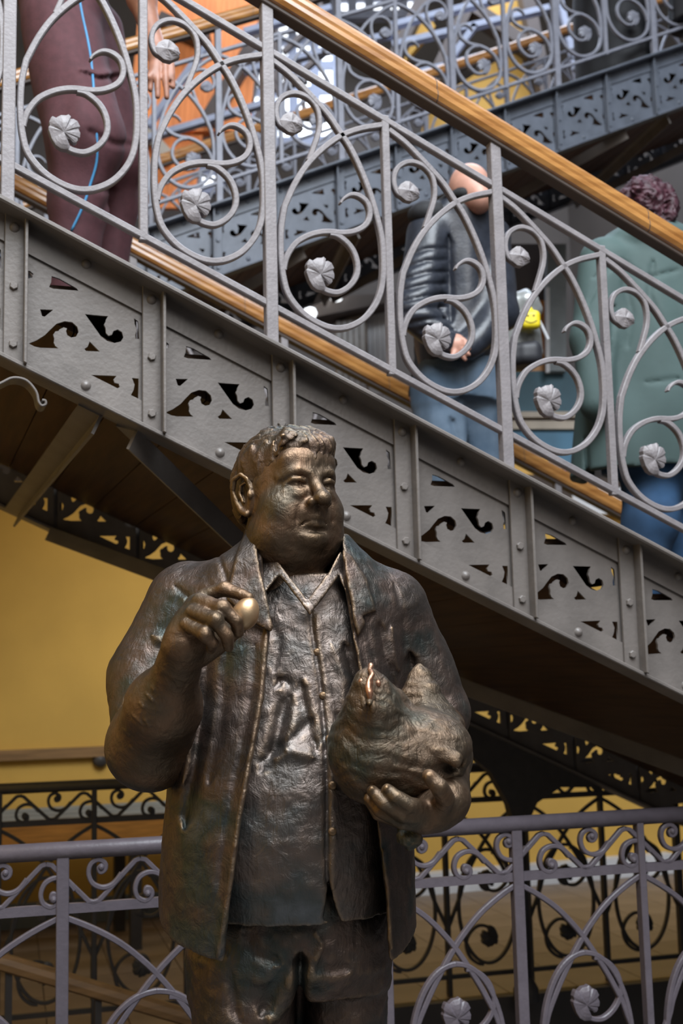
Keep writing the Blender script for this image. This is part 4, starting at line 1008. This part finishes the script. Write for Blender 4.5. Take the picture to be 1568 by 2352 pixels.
# ---- hen
hen = Sculpt()
hen.u(ell(Zk(770, 1110, 2.035), (.108, .095, .082)));  hen.u(ell(Zk(500, 1080, 2.00), (.068, .072, .078)), .03)
hen.u(cone(Zk(505, 930, 1.99), Zk(490, 620, 1.955), .062, .040), .03); hen.u(cone(Zk(490, 620, 1.955), Zk(470, 430, 1.94), .040, .0245), .02); hen.u(ell(Zk(455, 370, 1.940), (.019, .022, .022)), .012)
hen.u(chain([Zk(720, 560, 2.03), Zk(560, 430, 1.96)], [.020, .012]), .03)
hen.u(chain([Zk(1050, 820, 2.10), Zk(1000, 520, 2.10), Zk(985, 330, 2.10), Zk(975, 235, 2.10)], [.062, .034, .020, .008]), .03)
hen.u(chain([Zk(870, 600, 2.09), Zk(915, 420, 2.09), Zk(945, 270, 2.095)], [.020, .013, .006]), .012)
hen.cut(chain([Zk(830, 590, 2.05), Zk(880, 400, 2.06)], [.012, .006]), .02)
hen.u(ell(Zk(1130, 1020, 2.03), (.058, .060, .045)), .03)
for k in range(5):
    a_ = 1080+k*55; hen.u(chain([Zk(a_-30, 930+k*28, 1.985), Zk(a_+20, 1060+k*22, 1.962), Zk(a_+45, 1170+k*14, 1.985)], [.006, .013, .006]), .003)
hen.cut(chain([Zk(1180, 1260, 1.95), Zk(1330, 1200, 1.99)], [.006, .010]), .012)
hen.f(lambda P, d: d+.0010*NZ(P*np.array([1, 1, .5], np.float32), 58.)+.0007*np.sin(260*P[..., 2]+60*P[..., 0]+5*NZ(P, 34.))+.0008*NZ(P, 120.))
# ---- build the statue's parts
put('body', body.mesh('body', (-.47, 1.84, .70), (.30, 2.42, 1.90), .0026, BZF), man)
put('hair', hair.mesh('hair', HO+np.array([-.13, -.14, -.09]), HO+np.array([.13, .15, .14]), .0022, BZ), man)
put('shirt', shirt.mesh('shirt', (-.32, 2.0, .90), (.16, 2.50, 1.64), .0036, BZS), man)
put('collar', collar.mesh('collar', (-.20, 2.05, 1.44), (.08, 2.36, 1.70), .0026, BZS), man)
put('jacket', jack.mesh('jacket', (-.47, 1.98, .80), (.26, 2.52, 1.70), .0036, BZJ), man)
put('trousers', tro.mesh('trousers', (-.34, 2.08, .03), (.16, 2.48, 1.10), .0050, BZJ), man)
for k, (x_, Yc) in enumerate(((575, 2.20), (786, 2.26))):
    p = at(x_, 3300, Yc); sh = Sculpt().u(ell((p[0]*1.0, Yc-.07, .045), (.055, .15, .05))).u(ell((p[0], Yc+.02, .07), (.05, .07, .06)), .03)
    sh.f(lambda P, d: smax(d, .002-P[..., 2], .004)); put('shoe', sh.mesh('shoe', (p[0]-.09, Yc-.25, -.01), (p[0]+.09, Yc+.12, .16), .006, BZ), man)
bt = MB().lathe([(.0001, -.0045), (.0045, -.0042), (.0068, -.0022), (.0072, .002)], 14, axis='y').mesh('button', BZF, True)
for x_, y_ in ((728, 1498), (742, 1598), (756, 1697), (763, 1804), (763, 1910)):
    p = shirt.surf(x_, y_); o = place('button', bt, man, tuple(p-np.array(man.location)), rot=(.1, 0, .1))
# egg
p = Zh(1155, 388, 1.935); eg = MB(); prof = [(.0215*sin(t)*(1+.10*cos(t)), -.027*cos(t)) for t in np.linspace(.001, pi-.001, 18)]
eg.lathe(prof, 24); o = eg.obj('egg', EGG, man, True); o.location = Vector(p)-man.location; o.rotation_euler = (.1, .45, 0); o['label'] = 'polished golden egg'
# hen with comb, beak, wattles, eyes
hn = put('hen', hen.mesh('hen', Zk(760, 900, 2.04)-np.array([.20, .17, .19]), Zk(760, 900, 2.04)+np.array([.20, .17, .22]), .0028, BZH), man)
hn['label'] = 'bronze hen held in the crook of the arm'
def sub(name, sc, c, r, vox, mt, parent=hn):
    me = sc.mesh(name, np.asarray(c)-r, np.asarray(c)+r, vox, mt); o = bpy.data.objects.new(name, me); link(o, parent); return o
cb_ = Sculpt().u(chain([Zk(482, 215, 1.925), Zk(478, 250, 1.918), Zk(498, 300, 1.910), Zk(470, 360, 1.903), Zk(462, 430, 1.897), Zk(478, 490, 1.893), Zk(482, 545, 1.892)], [.0046, .0040, .0046, .0042, .0058, .0056, .0036]))
cb_.u(chain([Zk(485, 330, 1.92), Zk(470, 470, 1.908)], [.0045, .0050]), .004).f(clay(.0012, 120.))
sub('comb', cb_, Zk(475, 380, 1.925), .06, .0018, COP)['label'] = 'bright rubbed copper comb'
sub('beak', Sculpt().u(cone(Zk(475, 530, 1.915), Zk(470, 590, 1.882), .010, .003)), Zk(475, 550, 1.91), .035, .0018, BZH)
for a_, b_ in ((415, 585), (505, 625)): sub('wattle', Sculpt().u(ell(Zk(a_, b_, 1.900), (.0058, .006, .011))), Zk(a_, b_, 1.900), .025, .0018, BZH)
for a_, b_, Y_ in ((388, 372, 1.922), (558, 392, 1.920)): sub('eye', Sculpt().u(ell(Zk(a_, b_, Y_), (.0048, .0048, .0058))), Zk(a_, b_, Y_), .02, .0016, COP)
ft = Sculpt()
for dx, dz in ((-70, 80), (0, 150), (70, 110), (95, 60)): ft.u(chain([Zk(860, 1850, 1.99), Zk(860+dx*.6, 1870+dz*.6, 1.98), Zk(860+dx, 1880+dz, 1.985)], [.013, .011, .006]), .008)
ft.f(clay(.002, 70.)); sub('foot', ft, Zk(865, 1930, 1.985), .06, .0022, BZH)
# ================================================================== people on the stairs
SKIN = mat('skin', (.42, .205, .145), .5, 0, .10, 30); SKIN2 = mat('skin_tan', (.30, .135, .085), .5, 0, .12, 30); SKIN3 = mat('skin_pink', (.52, .27, .20), .5, 0, .08, 30)
MAROON = mat('maroon_jersey', (.068, .021, .026), .85, 0, .12, 40, .2, 200); BLUES = mat('blue_piping', (.05, .23, .44), .6)
BLACK = mat('black_cloth', (.010, .010, .012), .75, 0, .2, 20); LEATHER = mat('black_leather', (.022, .025, .034), .36, 0, .2, 25, .2, 90)
JEANS = mat('washed_jeans', (.055, .09, .135), .85, 0, col2=(.125, .17, .225), scale=7); JEANS2 = mat('blue_jeans', (.022, .065, .14), .85, 0, .3, 9)
PARKA = mat('green_parka', (.048, .080, .076), .75, 0, .12, 5, .1, 60); HAIRM = mat('maroon_hair', (.040, .009, .016), .6, 0, .5, 30); SHOEB = mat('blue_shoe', (.03, .04, .35), .5); SHOED = mat('dark_shoe', (.03, .03, .035), .5)
def tread_z(P):
    u = (P[0]-OX)*cos(TH)+(P[1]-OY)*sin(TH); return E+H_TOP-.185-math.floor((u+.03)/HB)*HB*SL
def folds(amp, f, st=(1, 1, .35), seed=0): return lambda P, d: d+amp*NZ(P*np.array(st, np.float32)+seed, f)
def bounds_mesh(S, name, pts, pad, vox, mt):
    Q = np.asarray(pts); return S.mesh(name, Q.min(0)-pad, Q.max(0)+pad, vox, mt)
def shoes(root, feet, mt, yaw=0.3):
    for f_ in feet:
        z = f_[2]; c_, s_ = cos(yaw), sin(yaw); Rm = np.array([[c_, -s_, 0], [s_, c_, 0], [0, 0, 1]])
        S = Sculpt().u(ell((f_[0]+.05*c_, f_[1]+.05*s_, z+.035), (.13, .048, .042), Rm)).u(ell((f_[0]-.02*c_, f_[1]-.02*s_, z+.06), (.06, .045, .055), Rm), .03)
        S.f(lambda P, d, z=z: smax(d, z+.001-P[..., 2], .004)); put('shoe', S.mesh('shoe', np.array(f_)-(.2, .2, .02), np.array(f_)+(.22, .22, .14), .008, mt), root)
def hand(S, wrist, knk, tips, thumb, r=.0095):
    kc = np.mean(knk, 0); S.u(cone(wrist, wrist*.35+kc*.65, .027, .032), .02); S.u(ell(wrist*.3+kc*.7, (.036, .018, .04)), .015)
    for a, b in zip(knk, tips): S.u(chain([wrist*.3+a*.7, a, a*.45+b*.55+np.array([0, -.008, 0]), b], [.013, r*1.12, r, r*.85]), .005)
    S.u(chain([wrist*.6+kc*.4, thumb*.6+kc*.4, thumb], [.016, .012, r]), .01)

# ---- the man in maroon trousers
A = at
pm = empty('person', (float(A(160, 0, 3.85)[0]), 3.85, float(tread_z(A(150, 640, 3.85))))); tag(pm, 'person in maroon track trousers with blue piping, walking down the stairs', 'person')
tr = Sculpt(); hips = A(140, -20, 3.88)
f1 = A(142, 640, 3.82); f1[2] = tread_z(f1); f2 = A(205, 560, 4.02); f2[2] = tread_z(f2)
tr.u(ell(A(145, 10, 3.88), (.155, .14, .14)))
tr.u(cone(A(140, 60, 3.84), A(195, 320, 3.76), .132, .122), .04); tr.u(cone(A(195, 320, 3.76), A(178, 470, 3.80), .120, .092), .04); tr.u(cone(A(178, 470, 3.80), (f1[0], f1[1], f1[2]+.09), .092, .068), .04)
tr.u(cone(A(195, 70, 3.98), A(262, 370, 3.95), .125, .095), .03); tr.u(cone(A(262, 370, 3.95), A(262, 470, 4.02), .095, .085), .03); tr.u(cone(A(262, 470, 4.02), (f2[0], f2[1], f2[2]+.09), .085, .06), .03)
tr.f(folds(.010, 14.)); tr.f(groove([(255, 60), (270, 110), (285, 200)], 10, .010, 1, 9)); tr.f(groove([(190, 165), (230, 180), (285, 172)], 5, .012, 1, 9)); tr.f(groove([(185, 160), (225, 172), (290, 165)], 9, .010, -1, 9)); tr.f(groove([(200, 300), (260, 330), (310, 335)], 8, .010, 1, 9)); tr.f(groove([(215, 430), (260, 440), (230, 500)], 8, .010, 1, 9))
put('trousers', bounds_mesh(tr, 'trousers', [A(20, -120, 3.9), A(330, 640, 3.6), A(200, 640, 4.1)], .17, .008, MAROON), pm)
pts = [tr.surf(x_, y_, 3.3, 4.3, .001) for x_, y_ in ((183, 2), (190, 40), (201, 90), (210, 145), (217, 230), (222, 310), (222, 370), (207, 425), (190, 475), (164, 530))]
MBt = MB().tube(smooth_path(pts, 4), .0042, 8); o = MBt.obj('piping', BLUES, pm, True); o.matrix_parent_inverse = Matrix.Translation(pm.location).inverted(); o['label'] = 'bright blue side piping'
shoes(pm, [f1], SHOEB, .5); shoes(pm, [f2], SHOEB, .5)
js = Sculpt().u(cone(A(140, -40, 3.90), A(165, -330, 3.92), .165, .185)).u(cone(A(165, -330, 3.92), A(170, -400, 3.92), .185, .12), .05)
js.u(cone(A(265, -330, 3.80), A(300, -120, 3.72), .07, .055), .04).u(cone(A(40, -330, 3.95), A(20, -80, 3.9), .07, .05), .04); js.f(folds(.008, 14.))
put('shirt', bounds_mesh(js, 'shirt', [A(0, -420, 3.9), A(330, 20, 3.7), A(160, 0, 4.1)], .2, .010, BLACK), pm)
bs = Sculpt().u(cone(A(170, -400, 3.92), A(175, -470, 3.90), .06, .058)).u(ell(A(178, -540, 3.88), (.078, .098, .118)), .03).u(ell(A(150, -530, 3.79), (.012, .02, .016)), .012)
bs.u(cone(A(170, -400, 3.92), A(265, -330, 3.82), .06, .05), .03).u(cone(A(265, -330, 3.82), A(302, -110, 3.72), .05, .042), .02)
wr = A(353, 95, 3.70); bs.u(cone(A(302, -110, 3.72), A(325, -5, 3.70), .047, .048), .02).u(cone(A(325, -5, 3.70), wr, .046, .028), .02)
hand(bs, wr, [A(350, 146, 3.68), A(364, 143, 3.675), A(379, 143, 3.675), A(393, 146, 3.685)], [A(345, 206, 3.66), A(362, 222, 3.655), A(383, 224, 3.66), A(397, 200, 3.675)], A(342, 178, 3.65), .0105)
put('body', bounds_mesh(bs, 'body', [A(80, -680, 3.9), A(420, 240, 3.6), A(300, 0, 4.0)], .05, .006, SKIN2), pm)
hs = Sculpt().u(ell(A(178, -560, 3.90), (.084, .102, .105))); hs.f(lambda P, d: smax(d, float(A(178, -560, 3.9)[2])-.01+(3.88-P[..., 1])*.5-P[..., 2], .01)); put('hair', bounds_mesh(hs, 'hair', [A(178, -560, 3.9)], .16, .008, BLACK), pm)

# ---- the bald man in leather jacket
pb = empty('person', (float(A(1050, 900, 4.6)[0]), 4.6, float(tread_z(A(1050, 1200, 4.6))))); tag(pb, 'bald person in black leather jacket and washed jeans, hand behind the back, on the stairs', 'person')
jk = Sculpt().u(loft([row(462, 1010, 1110, 4.52, .09), row(500, 960, 1140, 4.55, .13), row(560, 945, 1152, 4.58, .15), row(680, 945, 1150, 4.60, .16), row(780, 950, 1145, 4.60, .16), row(838, 962, 1142, 4.60, .15)]))
jk.u(cone(A(985, 545, 4.50), A(957, 720, 4.42), .092, .078), .05); jk.u(cone(A(957, 720, 4.42), A(1025, 788, 4.40), .075, .056), .03); jk.u(cone(A(1125, 540, 4.6), A(1150, 720, 4.5), .08, .07), .05).u(cone(A(1150, 720, 4.5), A(1075, 800, 4.42), .065, .05), .03)
jk.f(groove([(1030, 540), (1032, 640), (1036, 740)], 8, .016, 1, 9)); 
for k in range(7): jk.f(groove([(930-2*k, 590+k*26), (980, 572+k*27), (1028, 570+k*27)], 5, .008, 1, 9))
jk.f(folds(.009, 16.)); jk.f(groove([(960, 760), (1000, 745), (1040, 760)], 6, .008, 1, 9))
put('jacket', bounds_mesh(jk, 'jacket', [A(915, 450, 4.36), A(1180, 850, 4.5), A(1050, 600, 4.7)], .12, .007, LEATHER), pb)
ho = Sculpt().u(ell(A(985, 492, 4.47), (.085, .07, .055))).u(ell(A(1060, 458, 4.47), (.085, .08, .035)), .03); ho.f(folds(.010, 18.)); put('hood', bounds_mesh(ho, 'hood', [A(985, 492, 4.47), A(1060, 458, 4.47)], .13, .007, BLACK), pb)
hb = Sculpt().u(ell(A(1078, 432, 4.47), (.080, .095, .092))).u(ell(A(1100, 455, 4.42), (.05, .06, .06)), .03).u(ell(A(1096, 440, 4.385), (.012, .018, .030)), .006).u(cone(A(1080, 450, 4.48), A(1065, 520, 4.54), .065, .07), .03)
hb.u(ell(A(1126, 440, 4.42), (.012, .02, .014)), .012)
hb.u(cone(A(1065, 520, 4.54), A(985, 550, 4.52), .06, .05), .03).u(cone(A(985, 550, 4.52), A(957, 720, 4.42), .05, .045), .02).u(cone(A(957, 720, 4.42), A(1030, 790, 4.40), .045, .03), .02)
hand(hb, A(1030, 790, 4.40), [A(1052, 775, 4.38), A(1056, 786, 4.375), A(1057, 798, 4.375), A(1055, 810, 4.38)], [A(1072, 788, 4.36), A(1078, 800, 4.36), A(1076, 814, 4.36), A(1068, 826, 4.37)], A(1036, 822, 4.36), .0095)
put('body', bounds_mesh(hb, 'body', [A(950, 370, 4.5), A(1140, 840, 4.4), A(1050, 600, 4.55)], .06, .006, SKIN3), pb)
fb = [A(1030, 1250, 4.55), A(1105, 1250, 4.68)]
for f_ in fb: f_[2] = tread_z(f_)
je = Sculpt().u(loft([row(812, 966, 1140, 4.60, .135), row(870, 955, 1148, 4.60, .145), row(930, 955, 1150, 4.60, .14)]))
je.u(cone(A(1006, 900, 4.58), A(1020, 1080, 4.55), .102, .082), .04).u(cone(A(1020, 1080, 4.55), fb[0]+np.array([0, 0, .09]), .082, .07), .03).u(cone(A(1100, 900, 4.62), A(1105, 1080, 4.66), .102, .085), .03).u(cone(A(1105, 1080, 4.66), fb[1]+np.array([0, 0, .09]), .082, .07), .03)
je.f(folds(.010, 17.)); je.f(groove([(1000, 845), (1030, 848), (1062, 846)], 4, .006, 1, 9)); je.f(groove([(1064, 840), (1066, 900), (1050, 930)], 4, .006, 1, 9)); je.f(groove([(1035, 960), (1050, 1010), (1052, 1060)], 8, .015, 1, 9))
put('jeans', bounds_mesh(je, 'jeans', [A(950, 800, 4.5), fb[0], fb[1], A(1150, 900, 4.7)], .13, .008, JEANS), pb); shoes(pb, fb, SHOED, .3)

# ---- the walker in the green parka
pc = empty('person', (float(A(1490, 900, 4.2)[0]), 4.2, float(tread_z(A(1490, 1300, 4.2))))); tag(pc, 'person with curly maroon hair in a long green parka on the stairs', 'person')
pk_ = Sculpt().u(loft([row(512, 1440, 1540, 4.2, .09), row(545, 1385, 1590, 4.2, .13), row(600, 1345, 1630, 4.2, .16), row(750, 1330, 1650, 4.2, .18), row(900, 1325, 1655, 4.2, .19), row(1000, 1318, 1650, 4.2, .20), row(1092, 1312, 1640, 4.2, .205)]))
pk_.u(cone(A(1388, 600, 4.12), A(1360, 780, 4.08), .088, .078), .05).u(cone(A(1360, 780, 4.08), A(1372, 930, 4.04), .076, .06), .03).u(cone(A(1610, 600, 4.2), A(1650, 900, 4.1), .088, .07), .05)
pk_.u(ell(A(1490, 545, 4.10), (.12, .07, .055)), .03)
pk_.f(folds(.010, 11.)); pk_.f(groove([(1360, 640), (1430, 600), (1480, 640), (1560, 620)], 5, .007, 1, 9)); pk_.f(groove([(1350, 700), (1378, 640), (1400, 600)], 5, .008, 1, 9)); pk_.f(groove([(1345, 1000), (1348, 1060), (1350, 1110)], 5, .02, 1, 9)); pk_.f(groove([(1410, 700), (1395, 850), (1400, 960)], 8, .010, 1, 9)); pk_.f(groove([(1500, 600), (1490, 680), (1530, 760)], 8, .008, 1, 9)); pk_.f(groove([(1480, 880), (1560, 870)], 5, .006, 1, 9)); pk_.f(groove([(1430, 640), (1450, 720), (1440, 800)], 8, .006, 1, 9))
pk_.f(lambda P, d: smax(d, -(loft([row(1050, 1340, 1620, 4.2, .18), row(1130, 1335, 1620, 4.2, .185)]).fn(P)), .004))
put('parka', bounds_mesh(pk_, 'parka', [A(1310, 500, 4.2), A(1660, 1100, 4.2), A(1400, 800, 4.0)], .10, .008, PARKA), pc)
hr_ = Sculpt().u(ell(A(1478, 468, 4.18), (.088, .100, .098))).u(ell(A(1505, 500, 4.18), (.055, .08, .06)), .03)
for k in range(26):
    a_ = random.uniform(0, 6.28); c0 = A(1478+58*cos(a_)+8, 468+52*sin(a_)*1.0+8, 4.12+random.uniform(-.03, .06)); hr_.u(ell(c0, (.022, .022, .026)), .012)
hr_.f(lambda P, d: d+.004*np.sin(P[..., 2]*300+14*NZ(P, 30.))+.006*NZ(P, 55.)); put('hair', bounds_mesh(hr_, 'hair', [A(1478, 470, 4.16)], .2, .006, HAIRM), pc)
bc_ = Sculpt().u(ell(A(1482, 474, 4.20), (.074, .092, .105))).u(cone(A(1482, 500, 4.21), A(1490, 560, 4.22), .055, .06), .02).u(cone(A(1490, 560, 4.22), A(1390, 610, 4.14), .06, .045), .03).u(cone(A(1390, 610, 4.14), A(1360, 780, 4.08), .042, .04), .02).u(cone(A(1360, 780, 4.08), A(1374, 940, 4.04), .04, .028), .02).u(ell(A(1500, 478, 4.29), (.012, .02, .015)), .01)
hand(bc_, A(1374, 940, 4.04), [A(1362, 962, 4.02), A(1370, 966, 4.015), A(1380, 966, 4.015), A(1389, 962, 4.02)], [A(1364, 992, 4.01), A(1371, 1000, 4.0), A(1381, 998, 4.0), A(1390, 988, 4.01)], A(1356, 978, 4.0), .0085)
put('body', bounds_mesh(bc_, 'body', [A(1350, 400, 4.2), A(1560, 1000, 4.1), A(1450, 600, 4.3)], .05, .006, SKIN), pc)
fc = [A(1440, 1370, 4.12), A(1545, 1370, 4.28)]
for f_ in fc: f_[2] = tread_z(f_)
jc = Sculpt().u(loft([row(980, 1370, 1600, 4.2, .14), row(1090, 1380, 1600, 4.2, .15)])).u(cone(A(1500, 1080, 4.17), A(1490, 1200, 4.12), .11, .09), .04).u(cone(A(1490, 1200, 4.12), fc[0]+np.array([0, 0, .08]), .09, .075), .03).u(cone(A(1570, 1080, 4.24), fc[1]+np.array([0, 0, .08]), .10, .07), .03)
jc.f(folds(.010, 15.)); put('jeans', bounds_mesh(jc, 'jeans', [A(1360, 960, 4.2), fc[0], fc[1], A(1620, 1100, 4.2)], .14, .008, JEANS2), pc); shoes(pc, fc, SHOED, .3)

# ---- someone behind the bald man, one hand on the far handrail, silver bag at the side
pf = empty('person', (float(A(1075, 900, 5.05)[0]), 5.05, float(tread_z(A(1075, 1150, 5.05))))); tag(pf, 'person in black hidden behind the bald walker, hand on the rear handrail', 'person')
ct = Sculpt().u(loft([row(560, 1040, 1110, 5.05, .08), row(600, 1005, 1140, 5.05, .12), row(900, 1000, 1145, 5.05, .14)])).u(cone(A(1010, 640, 5.0), A(985, 800, 4.98), .065, .055), .03).u(cone(A(985, 800, 4.98), A(958, 905, 4.90), .05, .042), .03); ct.f(folds(.008, 15.))
put('coat', bounds_mesh(ct, 'coat', [A(940, 550, 5), A(1150, 930, 5.0)], .16, .010, BLACK), pf)
ff = [A(1050, 1200, 5.02), A(1110, 1200, 5.08)]
for f_ in ff: f_[2] = tread_z(f_)
tf = Sculpt()
for x_, f_ in ((1045, ff[0]), (1105, ff[1])): tf.u(cone(A(x_, 890, 5.05), f_+np.array([0, 0, .07]), .1, .06), .02)
put('trousers', bounds_mesh(tf, 'trousers', [A(1000, 850, 5), ff[0], ff[1]], .14, .010, BLACK), pf); shoes(pf, ff, SHOED, .3)
bf = Sculpt().u(ell(A(1075, 500, 5.03), (.075, .09, .11))).u(cone(A(1075, 530, 5.04), A(1075, 600, 5.05), .055, .06), .02).u(cone(A(1075, 600, 5.05), A(1012, 640, 5.0), .05, .04), .02).u(cone(A(1012, 640, 5.0), A(985, 800, 4.98), .04, .036), .02).u(cone(A(985, 800, 4.98), A(957, 912, 4.90), .036, .028), .02).u(ell(A(1075, 505, 4.935), (.012, .02, .015)), .01)
hand(bf, A(957, 912, 4.90), [A(958, 935, 4.90), A(966, 938, 4.88), A(974, 942, 4.87), A(981, 948, 4.87)], [A(962, 962, 4.93), A(972, 968, 4.92), A(981, 974, 4.91), A(987, 978, 4.90)], A(950, 942, 4.92), .0105)
put('body', bounds_mesh(bf, 'body', [A(940, 440, 5), A(1110, 990, 4.9)], .08, .007, SKIN), pf)
SILV = mat('silver_fabric', (.42, .43, .42), .32, .5, .25, 12, .3, 60); YEL = mat('yellow_vinyl', (.80, .62, .02), .45)
bag = empty('backpack', tuple(A(1205, 850, 4.98))); tag(bag, 'silver-grey backpack with a yellow smiling pouch, beside the bald walker', 'bag')
bg_ = Sculpt().u(rbox(A(1192, 765, 4.98), (.085, .07, .13), .05)).u(ell(A(1200, 700, 4.96), (.075, .06, .06)), .03); bg_.f(folds(.014, 20., (1, 1, 1))); put('sack', bounds_mesh(bg_, 'sack', [A(1192, 760, 4.98)], .24, .008, SILV), bag)
lw = Sculpt().u(rbox(A(1196, 818, 4.95), (.085, .075, .055), .04)); lw.f(folds(.010, 22.)); put('lower_pocket', bounds_mesh(lw, 'lower_pocket', [A(1196, 818, 4.95)], .16, .008, SHOED), bag)
pc0 = A(1217, 735, 4.86); po = Sculpt().u(rbox(pc0, (.042, .022, .040), .022)).u(ell(pc0+np.array([0, 0, .045]), (.012, .012, .014)), .01); pouch = put('pouch', bounds_mesh(po, 'pouch', [pc0], .09, .004, YEL), bag); pouch['label'] = 'yellow pouch with smile'
sm = [pc0+np.array([x_, -.0225, -.006-.012*cos(x_/.024*1.3)]) for x_ in np.linspace(-.024, .024, 13)]
m = MB().tube(sm, .0018, 6); o = m.obj('smile', BLACK, None); o.parent = pouch
for s in (-1, 1):
    e_ = MB().lathe([(.0001, -.002), (.004, -.001), (.004, .002)], 10, c=tuple(pc0+np.array([s*.012, -.0225, .012])), axis='y').obj('eye_dot', BLACK, None); e_.parent = pouch
m = MB().tube([pc0+np.array([.02, 0, .03]), pc0+np.array([.05, .02, -.02]), pc0+np.array([.075, .03, -.075])], .007, 8); o = m.obj('strap', MT['white'], bag); o.matrix_parent_inverse = Matrix.Translation(bag.location).inverted()

# ---- two dark figures on the rear flight
def fl2_z(P):
    u = -((P[0]-flight2.location.x)*cos(TH)+(P[1]-flight2.location.y)*sin(TH)); return flight2.location.z+H_TOP-.185-math.floor((u+.03)/HB)*HB*SL
for (x_, Y_, lab, hd) in ((1412, 6.9, 'person in a black coat on the rear flight, beside the wooden handrail end', None), (1640, 6.75, 'person in dark clothes with bare forearm on the rear flight, next to the black coat', (1552, 82))):
    b0 = A(x_, 120, Y_); b0[2] = fl2_z(b0); p_ = empty('person', tuple(b0)); tag(p_, lab, 'person')
    X0, Z0 = b0[0], b0[2]; V = lambda x, y, z: np.array([X0+x, Y_+y, Z0+z])
    c_ = Sculpt().u(loft([(Z0+.10, X0, .25, Y_, .19), (Z0+.55, X0, .24, Y_, .17), (Z0+1.0, X0, .22, Y_, .15), (Z0+1.35, X0, .22, Y_, .13), (Z0+1.45, X0, .13, Y_, .10)])); c_.u(cone(V(-.22, 0, 1.38), V(-.27, -.05, 1.08), .07, .06), .04).u(cone(V(-.27, -.05, 1.08), V(-.20, -.18, .92), .055, .045), .03).u(cone(V(.22, 0, 1.38), V(.27, 0, .9), .07, .05), .04); c_.f(folds(.012, 12.))
    put('coat', bounds_mesh(c_, 'coat', [V(-.3, -.2, .05), V(.3, .15, 1.5)], .1, .011, BLACK), p_)
    t_ = Sculpt()
    for s in (-1, 1): t_.u(cone(V(s*.10, 0, .8), V(s*.11, 0, .08), .10, .065), .02)
    put('trousers', bounds_mesh(t_, 'trousers', [V(-.15, 0, .05), V(.15, 0, .85)], .13, .011, BLACK), p_); shoes(p_, [V(-.11, 0, 0), V(.11, 0, 0)], SHOED, -1.2)
    h_ = Sculpt().u(ell(V(0, -.01, 1.64), (.075, .095, .115))).u(cone(V(0, 0, 1.56), V(0, 0, 1.42), .055, .06), .02).u(ell(V(0, -.11, 1.62), (.012, .02, .015)), .01).u(cone(V(0, 0, 1.42), V(-.2, 0, 1.36), .05, .045), .02).u(cone(V(-.2, 0, 1.36), V(-.27, -.05, 1.08), .045, .04), .02).u(cone(V(-.27, -.05, 1.08), V(-.18, -.20, .93), .038, .03), .02)
    w_ = V(-.18, -.20, .93); hand(h_, w_, [w_+np.array([.05, -.03, k*.016-.02]) for k in range(4)], [w_+np.array([.11, -.045, k*.017-.03]) for k in range(4)], w_+np.array([.06, -.05, .04]), .0095)
    put('body', bounds_mesh(h_, 'body', [V(-.3, -.3, .85), V(.1, .1, 1.76)], .06, .008, SKIN2), p_)
    hr2 = Sculpt().u(ell(V(0, .012, 1.665), (.084, .10, .115))); hr2.f(lambda P, d: smax(d, Z0+1.62+(Y_-.03-P[..., 1])*.9-P[..., 2], .01)); put('hair', bounds_mesh(hr2, 'hair', [V(0, 0, 1.66)], .16, .009, BLACK), p_)
